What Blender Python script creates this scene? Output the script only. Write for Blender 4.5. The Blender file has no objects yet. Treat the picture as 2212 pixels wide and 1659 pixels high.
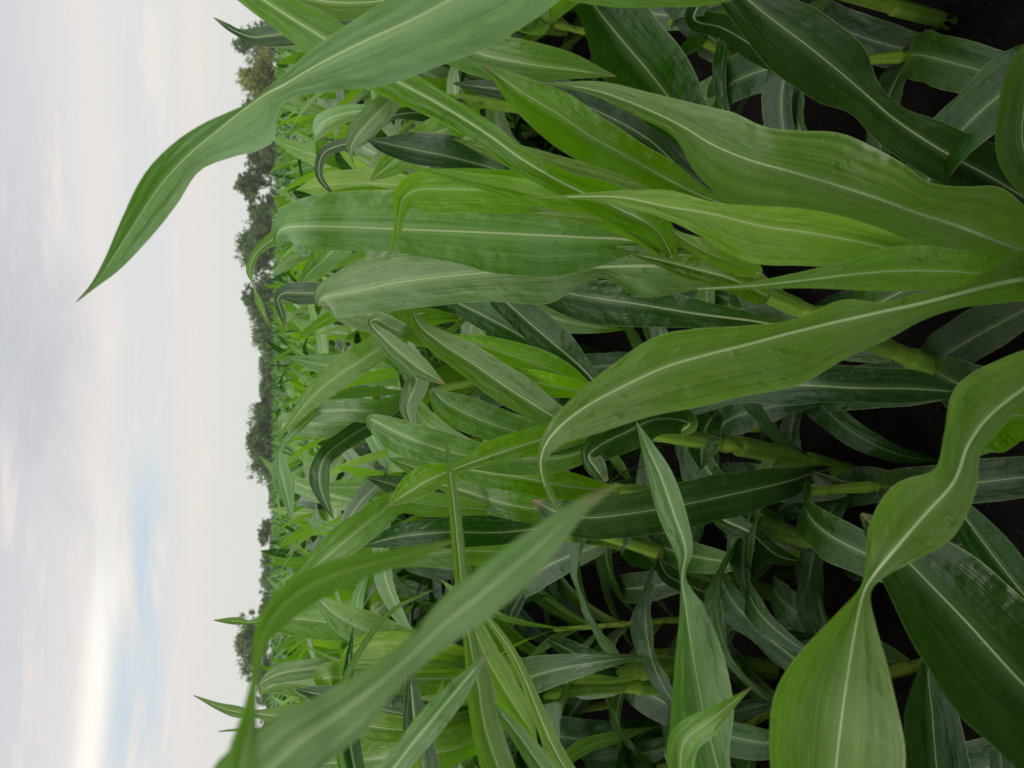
import bpy, math, random
import numpy as np
from mathutils import Vector

R = math.radians
sc = bpy.context.scene
COL = sc.collection
rng = random.Random(7)

# ------------------------------------------------------------------ camera
H = 1.05                      # eye height, metres
K = H / 1.25                  # depths below were measured for an eye 1.25 m up
FP = 1700.0                   # focal length in the 2212 x 1659 tracing grid
PITCH, ROLL = R(16.9), R(0.6)
F = Vector((0, math.cos(PITCH), -math.sin(PITCH)))
U0 = Vector((0, math.sin(PITCH), math.cos(PITCH)))
R0 = Vector((1, 0, 0))
RT = R0 * math.cos(ROLL) + U0 * math.sin(ROLL)
UP = U0 * math.cos(ROLL) - R0 * math.sin(ROLL)
EYE = Vector((0, 0, H))
cam_d = bpy.data.cameras.new('camera')
cam = bpy.data.objects.new('camera', cam_d)
COL.objects.link(cam)
sc.camera = cam
from mathutils import Matrix
cx, cy, cz = -UP, RT, -F      # the phone is held on its side: the sky is at the left
cam.matrix_world = Matrix(((cx.x, cy.x, cz.x, EYE.x), (cx.y, cy.y, cz.y, EYE.y), (cx.z, cy.z, cz.z, EYE.z), (0, 0, 0, 1)))
cam_d.sensor_width = 36
cam_d.lens = 36 * FP / 2212
cam_d.clip_start = 0.02
cam_d.clip_end = 2000
cam_d.dof.use_dof = True
cam_d.dof.focus_distance = 1.05
cam_d.dof.aperture_fstop = 11

# ------------------------------------------------------------------ sky, sun, exposure
SUN_EL, SUN_AZ = R(30), R(-128)
w = bpy.data.worlds.new('World')
sc.world = w
w.use_nodes = True
wn, wl = w.node_tree.nodes, w.node_tree.links
wn.clear()
def N(t, **kw):
    n = wn.new(t)
    for k, v in kw.items():
        setattr(n, k, v)
    return n
def wm(op, a, b=None, c=None, clamp=False):
    n = N('ShaderNodeMath', operation=op, use_clamp=clamp)
    for i, s in enumerate((a, b, c)):
        if s is None: continue
        if isinstance(s, (int, float)): n.inputs[i].default_value = s
        else: wl.new(s, n.inputs[i])
    return n.outputs[0]
def wmr(v, a, b, c=0.0, d=1.0, it='SMOOTHSTEP'):
    n = N('ShaderNodeMapRange', interpolation_type=it)
    wl.new(v, n.inputs[0])
    for i, s in zip((1, 2, 3, 4), (a, b, c, d)): n.inputs[i].default_value = s
    return n.outputs[0]
def wmix(f, a, b):
    n = N('ShaderNodeMix', data_type='RGBA')
    if isinstance(f, (int, float)): n.inputs[0].default_value = f
    else: wl.new(f, n.inputs[0])
    for i, s in ((6, a), (7, b)):
        if isinstance(s, tuple): n.inputs[i].default_value = (*s, 1)
        else: wl.new(s, n.inputs[i])
    return n.outputs[2]
tc = N('ShaderNodeTexCoord')
sp = N('ShaderNodeSeparateXYZ'); wl.new(tc.outputs['Generated'], sp.inputs[0])
X, Y, Z = sp.outputs
az = wm('DIVIDE', X, wm('MAXIMUM', Y, 0.05))
zz = wm('ADD', wm('MAXIMUM', Z, 0.0), 0.06)
cb = N('ShaderNodeCombineXYZ')
wl.new(wm('DIVIDE', X, zz), cb.inputs[0]); wl.new(wm('DIVIDE', Y, zz), cb.inputs[1])
cl = N('ShaderNodeTexNoise'); wl.new(cb.outputs[0], cl.inputs['Vector'])
cl.inputs['Scale'].default_value = 0.42; cl.inputs['Detail'].default_value = 7; cl.inputs['Roughness'].default_value = 0.52; cl.inputs['Distortion'].default_value = 0.5
cb2 = N('ShaderNodeCombineXYZ')
wl.new(wm('MULTIPLY', az, 2.2), cb2.inputs[0]); wl.new(wm('MULTIPLY', Z, 16), cb2.inputs[1])
st = N('ShaderNodeTexNoise'); wl.new(cb2.outputs[0], st.inputs['Vector'])
st.inputs['Scale'].default_value = 1.6; st.inputs['Detail'].default_value = 8; st.inputs['Roughness'].default_value = 0.6; st.inputs['Distortion'].default_value = 0.6
wob = wm('ADD', Z, wm('MULTIPLY', wm('SUBTRACT', st.outputs[0], 0.5), 0.045))
ramp = N('ShaderNodeValToRGB'); wl.new(wob, ramp.inputs[0])
def lin(r, g, b): return tuple(((c / 255 + 0.055) / 1.055) ** 2.4 if c > 10 else c / 255 / 12.92 for c in (r, g, b))
els = [(0.0, (212, 216, 210)), (0.045, (216, 216, 212)), (0.09, (224, 218, 214)), (0.125, (215, 217, 216)), (0.155, (216, 217, 216)),
       (0.185, (226, 221, 217)), (0.215, (217, 215, 215)), (0.25, (208, 208, 211)), (0.29, (201, 203, 208)), (0.7, (250, 250, 252))]
ramp.color_ramp.elements[0].position = els[0][0]; ramp.color_ramp.elements[0].color = (*lin(*els[0][1]), 1)
ramp.color_ramp.elements[1].position = els[-1][0]; ramp.color_ramp.elements[1].color = (*lin(*els[-1][1]), 1)
for p_, c_ in els[1:-1]:
    e = ramp.color_ramp.elements.new(p_); e.color = (*lin(*c_), 1)
c1 = ramp.outputs[0]
dark = wm('MULTIPLY', wmr(cl.outputs[0], 0.50, 0.62), wmr(wob, 0.14, 0.20))
c1 = wmix(wm('MULTIPLY', dark, 0.6), c1, lin(178, 181, 188))
pink = wm('MULTIPLY', wmr(st.outputs[0], 0.52, 0.68), wmr(Z, 0.05, 0.08))
c1 = wmix(wm('MULTIPLY', pink, 0.6), c1, lin(238, 226, 218))
def gauss(z0, s):
    q = wm('DIVIDE', wm('SUBTRACT', wob, z0), s)
    return wm('POWER', 2.718, wm('MULTIPLY', wm('MULTIPLY', q, q), -1.0))
left = wmr(az, -0.06, -0.34)
left2 = wmr(az, -0.02, -0.2)
blue = wm('MULTIPLY', wm('MULTIPLY', gauss(0.134, 0.022), left2), wmr(st.outputs[0], 0.66, 0.40))
c1 = wmix(wm('MULTIPLY', blue, 1.0), c1, lin(194, 208, 220))
band = wm('MULTIPLY', gauss(0.176, 0.0145), left)
c1 = wmix(wm('MULTIPLY', band, 0.80), c1, (1.0, 0.965, 0.90))
sky_gain = wm('ADD', wmr(Z, 0.30, 0.80, 1.0, 1.75), wm('MULTIPLY', wmr(Y, -0.05, -0.65, 0.0, 1.5), wmr(Z, 0.9, 0.4)))  # zenith gain, plus unseen sky behind the camera brightened to front-light leaves
sky = N('ShaderNodeTexSky', sky_type='NISHITA', sun_disc=False)
sky.sun_elevation = SUN_EL; sky.sun_rotation = SUN_AZ
b1 = N('ShaderNodeBackground'); wl.new(sky.outputs[0], b1.inputs[0]); b1.inputs[1].default_value = 0.1
b2 = N('ShaderNodeBackground'); wl.new(c1, b2.inputs[0]); wl.new(sky_gain, b2.inputs[1])
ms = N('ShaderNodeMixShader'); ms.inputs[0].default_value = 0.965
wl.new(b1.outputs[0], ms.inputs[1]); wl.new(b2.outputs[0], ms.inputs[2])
wo = N('ShaderNodeOutputWorld'); wl.new(ms.outputs[0], wo.inputs[0])

sd = bpy.data.lights.new('sun', 'SUN'); sd.energy = 1.1; sd.angle = R(14); sd.color = (1.0, 0.95, 0.88)
sun = bpy.data.objects.new('sun', sd); COL.objects.link(sun)
sdir = Vector((math.sin(SUN_AZ) * math.cos(SUN_EL), math.cos(SUN_AZ) * math.cos(SUN_EL), math.sin(SUN_EL)))
sun.rotation_euler = sdir.to_track_quat('Z', 'Y').to_euler()
sun.location = (0, 0, 30)
sc.view_settings.view_transform = 'Standard'
sc.view_settings.look = 'None'
sc.view_settings.exposure = 0.14
sc.view_settings.gamma = 1
sc.render.engine = 'CYCLES'
sc.cycles.max_bounces = 8
sc.cycles.diffuse_bounces = 4
sc.cycles.transmission_bounces = 5
sc.cycles.use_denoising = True

# ------------------------------------------------------------------ projection helpers
def ray(x, y):
    return F + (-UP) * ((x - 1106) / FP) + RT * ((829.5 - y) / FP)
def at(x, y, d):                       # grid point at depth d (1.25-units) -> world
    return EYE + ray(x, y) * (d * K)
def ground_d(x, y):
    return (H / -ray(x, y).z) / K
def proj(p):
    v = p - EYE
    d = v.dot(F)
    if d <= 1e-6: return (0, 0, -1)
    return (1106 + FP * v.dot(-UP) / d, 829.5 - FP * v.dot(RT) / d, d / K)

# ------------------------------------------------------------------ materials
class NT:
    def __init__(s, name):
        s.m = bpy.data.materials.new(name); s.m.use_nodes = True
        s.n, s.l = s.m.node_tree.nodes, s.m.node_tree.links
        s.n.clear()
    def new(s, t, **kw):
        n = s.n.new(t)
        for k, v in kw.items(): setattr(n, k, v)
        return n
    def put(s, sock, v):
        if isinstance(v, (int, float)): sock.default_value = v
        elif isinstance(v, tuple): sock.default_value = (*v, 1) if len(v) == 3 and sock.type == 'RGBA' else v
        else: s.l.new(v, sock)
    def math(s, op, a, b=None, clamp=False):
        n = s.new('ShaderNodeMath', operation=op, use_clamp=clamp)
        s.put(n.inputs[0], a)
        if b is not None: s.put(n.inputs[1], b)
        return n.outputs[0]
    def mr(s, v, a, b, c=0.0, d=1.0, it='SMOOTHSTEP'):
        n = s.new('ShaderNodeMapRange', interpolation_type=it)
        s.put(n.inputs[0], v)
        for i, q in zip((1, 2, 3, 4), (a, b, c, d)): s.put(n.inputs[i], q)
        return n.outputs[0]
    def mix(s, f, a, b, mode='MIX'):
        n = s.new('ShaderNodeMix', data_type='RGBA', blend_type=mode)
        s.put(n.inputs[0], f); s.put(n.inputs[6], a); s.put(n.inputs[7], b)
        return n.outputs[2]
    def noise(s, vec, scale, detail=3, rough=0.5, dist=0.0):
        n = s.new('ShaderNodeTexNoise')
        if vec is not None: s.l.new(vec, n.inputs['Vector'])
        n.inputs['Scale'].default_value = scale; n.inputs['Detail'].default_value = detail
        n.inputs['Roughness'].default_value = rough; n.inputs['Distortion'].default_value = dist
        return n.outputs[0]

def leaf_material(name, c_dark, c_light, c_trans, trans=0.34, rough=0.42, rib=(0.34, 0.45, 0.20), rib_amt=1.0, bloom=0.3, spec=0.45):
    t = NT(name)
    uv = t.new('ShaderNodeUVMap'); uv.uv_map = 'uv'
    s = t.new('ShaderNodeSeparateXYZ'); t.l.new(uv.outputs[0], s.inputs[0])
    u, v = s.outputs[0], s.outputs[1]
    oi = t.new('ShaderNodeObjectInfo')
    rnd = oi.outputs['Random']
    tco = t.new('ShaderNodeTexCoord')
    ob = tco.outputs['Object']
    # fine parallel veins
    cv = t.new('ShaderNodeCombineXYZ')
    t.put(cv.inputs[0], t.math('MULTIPLY', u, 46.0)); t.put(cv.inputs[1], t.math('MULTIPLY', v, 2.2)); t.put(cv.inputs[2], t.math('MULTIPLY', rnd, 30.0))
    veins = t.noise(cv.outputs[0], 1.0, 4, 0.62)
    cv2 = t.new('ShaderNodeCombineXYZ')
    t.put(cv2.inputs[0], t.math('MULTIPLY', u, 9.0)); t.put(cv2.inputs[1], t.math('MULTIPLY', v, 2.6)); t.put(cv2.inputs[2], t.math('MULTIPLY', rnd, 17.0))
    blot = t.noise(ob, 16.0, 3, 0.55)
    broad = t.noise(cv2.outputs[0], 1.0, 3, 0.5)
    ln = t.math('SINE', t.math('ADD', t.math('MULTIPLY', u, 210.0), t.math('MULTIPLY', broad, 5.0)))
    fine = t.math('MULTIPLY', t.math('MULTIPLY', ln, 0.045), t.mr(blot, 0.35, 0.6, 0.3, 1.0))
    k = t.math('ADD', t.math('ADD', t.math('MULTIPLY', veins, 0.75), t.math('MULTIPLY', broad, 0.35)), fine)
    base = t.mix(t.mr(k, 0.36, 0.74), c_dark, c_light)
    # waxy bloom: bluish-grey film in patches
    bl = t.math('MULTIPLY', t.mr(blot, 0.42, 0.68), bloom)
    base = t.mix(bl, base, (0.145, 0.235, 0.105))
    # the foot of every blade is yellower
    base = t.mix(t.mr(t.math('ADD', v, t.math('MULTIPLY', broad, 0.12)), 0.04, 0.34, 0.30, 0.0), base, (0.17, 0.27, 0.03))
    # per-leaf hue shift
    hs = t.new('ShaderNodeHueSaturation')
    t.put(hs.inputs['Hue'], t.mr(rnd, 0, 1, 0.485, 0.512, 'LINEAR'))
    t.put(hs.inputs['Saturation'], t.mr(t.math('FRACT', t.math('MULTIPLY', rnd, 7.3)), 0, 1, 0.85, 1.12, 'LINEAR'))
    t.put(hs.inputs['Value'], t.mr(t.math('FRACT', t.math('MULTIPLY', rnd, 3.7)), 0, 1, 0.78, 1.2, 'LINEAR'))
    t.put(hs.inputs['Color'], base)
    base = hs.outputs[0]
    # small dark wet marks
    wet = t.noise(ob, 95.0, 3, 0.6)
    zone = t.noise(ob, 9.0, 1, 0.5)
    wetm = t.math('MULTIPLY', t.mr(wet, 0.60, 0.68), t.mr(zone, 0.50, 0.60))
    base = t.mix(t.math('MULTIPLY', wetm, 0.5), base, (0.03, 0.075, 0.018))
    # scattered tan flecks and a dried tip on some leaves
    fl = t.noise(ob, 170.0, 2, 0.5)
    base = t.mix(t.math('MULTIPLY', t.mr(fl, 0.72, 0.78), 0.5), base, (0.26, 0.24, 0.10))
    dry = t.math('MULTIPLY', t.mr(t.math('ADD', v, t.math('MULTIPLY', t.math('SUBTRACT', blot, 0.5), 0.03)), 0.972, 0.992), t.mr(t.math('FRACT', t.math('MULTIPLY', rnd, 11.0)), 0.35, 0.5))
    base = t.mix(t.math('MULTIPLY', dry, 0.8), base, (0.20, 0.15, 0.07))
    # pale midrib and pale margin
    du = t.math('ABSOLUTE', t.math('SUBTRACT', u, 0.5))
    rw = t.mr(v, 0.0, 1.0, 0.022, 0.007, 'LINEAR')
    ribm = t.math('SUBTRACT', 1.0, t.mr(t.math('DIVIDE', du, rw), 0.55, 1.3))
    halo = t.math('SUBTRACT', 1.0, t.mr(du, 0.0, 0.13))
    base = t.mix(t.math('MULTIPLY', halo, 0.22), base, rib)
    base = t.mix(t.math('MULTIPLY', ribm, rib_amt), base, rib)
    edge = t.mr(du, 0.488, 0.499)
    base = t.mix(t.math('MULTIPLY', edge, 0.5), base, (0.38, 0.46, 0.2))
    bs = t.new('ShaderNodeBsdfPrincipled')
    t.put(bs.inputs['Base Color'], base)
    t.put(bs.inputs['Roughness'], t.math('ADD', t.mr(blot, 0.3, 0.7, rough - 0.06, rough + 0.1), t.math('MULTIPLY', wetm, -0.2)))
    t.put(bs.inputs['Specular IOR Level'], spec)
    bp = t.new('ShaderNodeBump'); bp.inputs['Strength'].default_value = 0.6; bp.inputs['Distance'].default_value = 0.0016
    t.put(bp.inputs['Height'], t.math('ADD', k, t.math('MULTIPLY', wetm, 0.6)))
    cv3 = t.new('ShaderNodeCombineXYZ')
    t.put(cv3.inputs[0], t.math('MULTIPLY', u, 4.0)); t.put(cv3.inputs[1], t.math('MULTIPLY', v, 17.0)); t.put(cv3.inputs[2], t.math('MULTIPLY', rnd, 23.0))
    puck = t.noise(cv3.outputs[0], 1.0, 2, 0.5)
    bp2 = t.new('ShaderNodeBump'); bp2.inputs['Strength'].default_value = 0.55; bp2.inputs['Distance'].default_value = 0.010
    t.put(bp2.inputs['Height'], t.math('MULTIPLY', puck, t.mr(du, 0.02, 0.25)))
    t.l.new(bp2.outputs[0], bp.inputs['Normal'])
    t.l.new(bp.outputs[0], bs.inputs['Normal'])
    tr = t.new('ShaderNodeBsdfTranslucent')
    tcol = t.mix(t.mr(k, 0.3, 0.8), tuple(c * 0.75 for c in c_trans), c_trans)
    t.put(tr.inputs['Color'], t.mix(t.math('MULTIPLY', ribm, 0.5), tcol, (0.5, 0.6, 0.15)))
    mx = t.new('ShaderNodeMixShader'); mx.inputs[0].default_value = trans
    t.l.new(bs.outputs[0], mx.inputs[1]); t.l.new(tr.outputs[0], mx.inputs[2])
    o = t.new('ShaderNodeOutputMaterial'); t.l.new(mx.outputs[0], o.inputs[0])
    return t.m

M = {}
M['old_shade'] = leaf_material('leaf blade dark', (0.010, 0.038, 0.004), (0.030, 0.080, 0.010), (0.03, 0.14, 0.004), 0.20, 0.27, rib=(0.24, 0.32, 0.14), rib_amt=0.75, bloom=0.06, spec=0.40)  # older leaf green, darkened further to put canopy shade into the colour
M['mid'] = leaf_material('leaf blade green', (0.042, 0.114, 0.005), (0.106, 0.212, 0.016), (0.17, 0.42, 0.008), 0.34, 0.31, rib_amt=0.6, bloom=0.24)
M['pale'] = leaf_material('leaf blade pale bloom', (0.050, 0.118, 0.018), (0.126, 0.220, 0.052), (0.14, 0.36, 0.014), 0.29, 0.36, rib_amt=0.8, bloom=0.45)
M['young'] = leaf_material('leaf blade young', (0.072, 0.172, 0.003), (0.158, 0.290, 0.012), (0.24, 0.55, 0.008), 0.40, 0.36, rib=(0.26, 0.38, 0.07), rib_amt=0.4, bloom=0.14)

def stalk_material(name='stalk', ca=(0.19, 0.31, 0.030), cb_=(0.36, 0.50, 0.065)):
    t = NT(name)
    tco = t.new('ShaderNodeTexCoord')
    uv = t.new('ShaderNodeUVMap'); uv.uv_map = 'uv'
    s = t.new('ShaderNodeSeparateXYZ'); t.l.new(uv.outputs[0], s.inputs[0])
    cv = t.new('ShaderNodeCombineXYZ')
    t.put(cv.inputs[0], t.math('MULTIPLY', s.outputs[0], 24.0)); t.put(cv.inputs[1], t.math('MULTIPLY', s.outputs[1], 3.0))
    f = t.noise(cv.outputs[0], 1.0, 4, 0.6)
    g = t.noise(tco.outputs['Object'], 30.0, 3, 0.6)
    base = t.mix(t.mr(f, 0.35, 0.7), ca, cb_)
    base = t.mix(t.math('MULTIPLY', t.mr(g, 0.55, 0.72), 0.45), base, (0.14, 0.17, 0.05))
    bs = t.new('ShaderNodeBsdfPrincipled')
    t.put(bs.inputs['Base Color'], base); bs.inputs['Roughness'].default_value = 0.42
    bs.inputs['Subsurface Weight'].default_value = 0.0
    bp = t.new('ShaderNodeBump'); bp.inputs['Strength'].default_value = 0.3; bp.inputs['Distance'].default_value = 0.001
    t.put(bp.inputs['Height'], f); t.l.new(bp.outputs[0], bs.inputs['Normal'])
    tr = t.new('ShaderNodeBsdfTranslucent'); tr.inputs[0].default_value = (0.45, 0.6, 0.05, 1)
    mx = t.new('ShaderNodeMixShader'); mx.inputs[0].default_value = 0.2
    t.l.new(bs.outputs[0], mx.inputs[1]); t.l.new(tr.outputs[0], mx.inputs[2])
    o = t.new('ShaderNodeOutputMaterial'); t.l.new(mx.outputs[0], o.inputs[0])
    return t.m
M['stalk'] = stalk_material()
M['sheath'] = stalk_material('leaf sheath', (0.125, 0.25, 0.022), (0.27, 0.42, 0.06))

def rib_material():
    t = NT('leaf midrib')
    uv = t.new('ShaderNodeUVMap'); uv.uv_map = 'uv'
    f = t.noise(uv.outputs[0], 8.0, 3, 0.5)
    base = t.mix(f, (0.28, 0.38, 0.15), (0.42, 0.51, 0.26))
    bs = t.new('ShaderNodeBsdfPrincipled')
    t.put(bs.inputs['Base Color'], base); bs.inputs['Roughness'].default_value = 0.5
    tr = t.new('ShaderNodeBsdfTranslucent'); tr.inputs[0].default_value = (0.5, 0.62, 0.2, 1)
    mx = t.new('ShaderNodeMixShader'); mx.inputs[0].default_value = 0.3
    t.l.new(bs.outputs[0], mx.inputs[1]); t.l.new(tr.outputs[0], mx.inputs[2])
    o = t.new('ShaderNodeOutputMaterial'); t.l.new(mx.outputs[0], o.inputs[0])
    return t.m
M['rib'] = rib_material()

def soil_material():
    t = NT('damp soil shade tinted')
    tco = t.new('ShaderNodeTexCoord')
    a = t.noise(tco.outputs['Object'], 7.0, 8, 0.65)
    b = t.noise(tco.outputs['Object'], 60.0, 6, 0.6)
    base = t.mix(t.mr(a, 0.3, 0.7), (0.0035, 0.0025, 0.002), (0.013, 0.0095, 0.007))  # near-black soil tone: shade under the crop is put into the colour
    base = t.mix(t.math('MULTIPLY', t.mr(b, 0.62, 0.7), 0.6), base, (0.06, 0.05, 0.035))
    bs = t.new('ShaderNodeBsdfPrincipled'); t.put(bs.inputs['Base Color'], base)
    bs.inputs['Roughness'].default_value = 0.8; bs.inputs['Specular IOR Level'].default_value = 0.12
    bp = t.new('ShaderNodeBump'); bp.inputs['Strength'].default_value = 1.0; bp.inputs['Distance'].default_value = 0.02
    t.put(bp.inputs['Height'], t.math('ADD', a, t.math('MULTIPLY', b, 0.4))); t.l.new(bp.outputs[0], bs.inputs['Normal'])
    o = t.new('ShaderNodeOutputMaterial'); t.l.new(bs.outputs[0], o.inputs[0])
    return t.m
M['soil'] = soil_material()

def tree_material(name, c1_, c2_):
    t = NT(name)
    tco = t.new('ShaderNodeTexCoord')
    a = t.noise(tco.outputs['Object'], 0.9, 4, 0.6)
    base = t.mix(t.mr(a, 0.35, 0.65), c1_, c2_)
    bs = t.new('ShaderNodeBsdfPrincipled'); t.put(bs.inputs['Base Color'], base); bs.inputs['Roughness'].default_value = 0.6
    tr = t.new('ShaderNodeBsdfTranslucent'); t.put(tr.inputs[0], base)
    mx = t.new('ShaderNodeMixShader'); mx.inputs[0].default_value = 0.25
    t.l.new(bs.outputs[0], mx.inputs[1]); t.l.new(tr.outputs[0], mx.inputs[2])
    o = t.new('ShaderNodeOutputMaterial'); t.l.new(mx.outputs[0], o.inputs[0])
    return t.m
M['tree_dark'] = tree_material('tree foliage dark', (0.050, 0.088, 0.020), (0.115, 0.175, 0.045))
M['tree_olive'] = tree_material('tree foliage olive', (0.13, 0.16, 0.03), (0.24, 0.27, 0.055))
M['tree_grey'] = tree_material('tree foliage grey green', (0.075, 0.120, 0.034), (0.145, 0.205, 0.065))
M['bark'] = tree_material('tree bark', (0.035, 0.03, 0.025), (0.07, 0.06, 0.05))

# ------------------------------------------------------------------ mesh helpers
def mesh_obj(name, V, Q, UVs, mat, parent=None, smooth=True, loc=None):
    V = np.asarray(V, dtype=np.float32).reshape(-1, 3)
    Q = np.asarray(Q, dtype=np.int32).reshape(-1, 4)
    me = bpy.data.meshes.new(name)
    me.vertices.add(len(V)); me.vertices.foreach_set('co', V.ravel())
    me.loops.add(Q.size); me.loops.foreach_set('vertex_index', Q.ravel())
    me.polygons.add(len(Q)); me.polygons.foreach_set('loop_start', np.arange(0, Q.size, 4, dtype=np.int32))
    me.update(calc_edges=True)
    if UVs is not None:
        ul = me.uv_layers.new(name='uv')
        ul.data.foreach_set('uv', np.asarray(UVs, dtype=np.float32).reshape(-1, 2)[Q.ravel()].ravel())
    if smooth: me.polygons.foreach_set('use_smooth', np.ones(len(Q), dtype=bool))
    me.materials.append(mat)
    me.update()
    o = bpy.data.objects.new(name, me); COL.objects.link(o)
    if parent is not None: o.parent = parent
    if loc is not None: o.location = loc
    return o

def empty(name, loc, label=None, cat=None, group=None):
    o = bpy.data.objects.new(name, None); COL.objects.link(o)
    o.location = loc; o.empty_display_size = 0.1
    if label: o['label'] = label
    if cat: o['category'] = cat
    if group: o['group'] = group
    return o

def catmull(P, n):
    P = np.asarray(P, dtype=float)
    seg = np.linalg.norm(np.diff(P[:, :2], axis=0), axis=1) if P.shape[1] > 3 else np.linalg.norm(np.diff(P, axis=0), axis=1)
    t = np.concatenate([[0], np.cumsum(np.sqrt(np.maximum(seg, 1e-6)))]); t /= t[-1]
    # cubic hermite on non-uniform knots
    m = np.zeros_like(P)
    for i in range(len(P)):
        if i == 0: m[i] = (P[1] - P[0]) / (t[1] - t[0])
        elif i == len(P) - 1: m[i] = (P[-1] - P[-2]) / (t[-1] - t[-2])
        else:
            a = (P[i] - P[i - 1]) / (t[i] - t[i - 1]); b = (P[i + 1] - P[i]) / (t[i + 1] - t[i])
            wa_ = (t[i + 1] - t[i]); wb_ = (t[i] - t[i - 1])
            m[i] = (a * wa_ + b * wb_) / (wa_ + wb_)
    ts = np.linspace(0, 1, n)
    out = np.zeros((n, P.shape[1]))
    for j, q in enumerate(ts):
        i = min(max(np.searchsorted(t, q, side='right') - 1, 0), len(P) - 2)
        h = t[i + 1] - t[i]; s = (q - t[i]) / h
        out[j] = ((2 * s**3 - 3 * s**2 + 1) * P[i] + (s**3 - 2 * s**2 + s) * h * m[i] +
                  (-2 * s**3 + 3 * s**2) * P[i + 1] + (s**3 - s**2) * h * m[i + 1])
    return out

def nrm(a):
    return a / np.maximum(np.linalg.norm(a, axis=-1, keepdims=True), 1e-9)

def blade(C, A, B, na=4, cup=0.12, ripple=0.0, seed=0, curl=0.0):
    """grid between edge A, centre line C and edge B; returns verts, quads, uvs and the normals at the centre"""
    n = len(C)
    T = nrm(np.gradient(C, axis=0))
    S = A - B
    Nn = nrm(np.cross(T, S))
    r = np.random.RandomState(seed)
    L = np.concatenate([[0], np.cumsum(np.linalg.norm(np.diff(C, axis=0), axis=1))])
    tot = L[-1]
    ph = r.uniform(0, 6.28, 6)
    fr = r.uniform(14, 34, 6)
    if ripple > 0:
        for E in (A, B):
            wob = sum(np.sin(L * r.uniform(25, 90) + r.uniform(0, 6.28)) for _ in range(4)) * 0.016
            E[:] = C + (E - C) * (1 + wob)[:, None]
    V, UVs = [], []
    for side, E in ((0, A), (1, B)):
        for j in range(na, 0, -1) if side == 0 else range(1, na + 1):
            f = j / na
            W = np.linalg.norm(E - C, axis=1)[:, None]
            off = cup * (f ** 2 - f * 1.0) * W * -1.0
            wv = np.zeros(n)
            for q in range(3):
                wv += np.sin(L * fr[q + 3 * side] + ph[q + 3 * side]) / 3
            wv += np.sin(L * (fr[3 * side] * 2.7) + ph[5 - 3 * side]) * 0.28
            env = np.maximum(np.sin(np.pi * np.clip(L / tot, 0, 1)), 0) ** 0.5
            off = off + (ripple * f ** 2.2 * wv * env)[:, None] * np.minimum(W / 0.03, 1.0)
            P = C + (E - C) * f + Nn * off
            V.append(P); UVs.append(np.stack([np.full(n, 0.5 + (0.5 * f if side else -0.5 * f)), L / tot], 1))
        if side == 0:
            V.append(C.copy()); UVs.append(np.stack([np.full(n, 0.5), L / tot], 1))
    V = np.array(V); UVs = np.array(UVs)      # (m, n, 3)
    m = V.shape[0]
    idx = np.arange(m * n).reshape(m, n)
    Q = np.stack([idx[:-1, :-1], idx[:-1, 1:], idx[1:, 1:], idx[1:, :-1]], -1).reshape(-1, 4)
    return V.reshape(-1, 3), Q, UVs.reshape(-1, 2), Nn, L

def tube(P, rad, seg=10, uvs=1.0):
    P = np.asarray(P, float); n = len(P); rad = np.asarray(rad, float)
    T = nrm(np.gradient(P, axis=0))
    a = np.array([1.0, 0.15, 0.0]); S = nrm(np.cross(T, a)); B_ = nrm(np.cross(T, S))
    L = np.concatenate([[0], np.cumsum(np.linalg.norm(np.diff(P, axis=0), axis=1))])
    V, UVs = [], []
    for k in range(seg + 1):
        th = 2 * math.pi * k / seg
        V.append(P + (S * math.cos(th) + B_ * math.sin(th)) * rad[:, None])
        UVs.append(np.stack([np.full(n, k / seg), L * uvs], 1))
    V = np.array(V); UVs = np.array(UVs)
    idx = np.arange((seg + 1) * n).reshape(seg + 1, n)
    Q = np.stack([idx[:-1, :-1], idx[1:, :-1], idx[1:, 1:], idx[:-1, 1:]], -1).reshape(-1, 4)
    return V.reshape(-1, 3), Q, UVs.reshape(-1, 2)

def stalk_mesh(P, r0=0.0135, r1=0.008, nodes=6):
    """stalk with swollen joints; P polyline from the ground up"""
    C = catmull(P, 64)
    L = np.concatenate([[0], np.cumsum(np.linalg.norm(np.diff(C, axis=0), axis=1))]); f = L / L[-1]
    rad = r0 + (r1 - r0) * f
    for k in range(nodes):
        c = (k + 0.6) / nodes
        rad = rad * (1 + 0.16 * np.exp(-((f - c) / 0.008) ** 2)) + 0.0022 * np.clip(1 - (f - c) / (1 / nodes), 0, 1) * (f > c)
    return C, tube(C, rad, 12, 1.0)

def rib_mesh(C, Nn, A, B, L, w0=0.0030, w1=0.0004, stop=0.93):
    w0 = w0 * 0.46
    n = max(4, int(len(C) * stop)); C, Nn, L = C[:n], Nn[:n], L[:n]
    S = nrm((A - B)[:n])
    f = (L / L[-1])[:, None]
    wd = np.linalg.norm((A - B)[:n], axis=1)[:, None]
    w_ = np.minimum(w0 * (1 - f) + w1 * f, wd * 0.16); h = w_ * 0.45
    rows = [C + S * w_, C + S * w_ * 0.5 + Nn * h, C - S * w_ * 0.5 + Nn * h, C - S * w_, C - S * w_ * 0.5 - Nn * h, C + S * w_ * 0.5 - Nn * h, C + S * w_]
    V = np.array(rows); m = len(rows)
    idx = np.arange(m * n).reshape(m, n)
    Q = np.stack([idx[:-1, :-1], idx[:-1, 1:], idx[1:, 1:], idx[1:, :-1]], -1).reshape(-1, 4)
    UVs = np.array([np.stack([np.full(n, k / 6), L * 20], 1) for k in range(m)])
    return V.reshape(-1, 3), Q, UVs.reshape(-1, 2)

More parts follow.
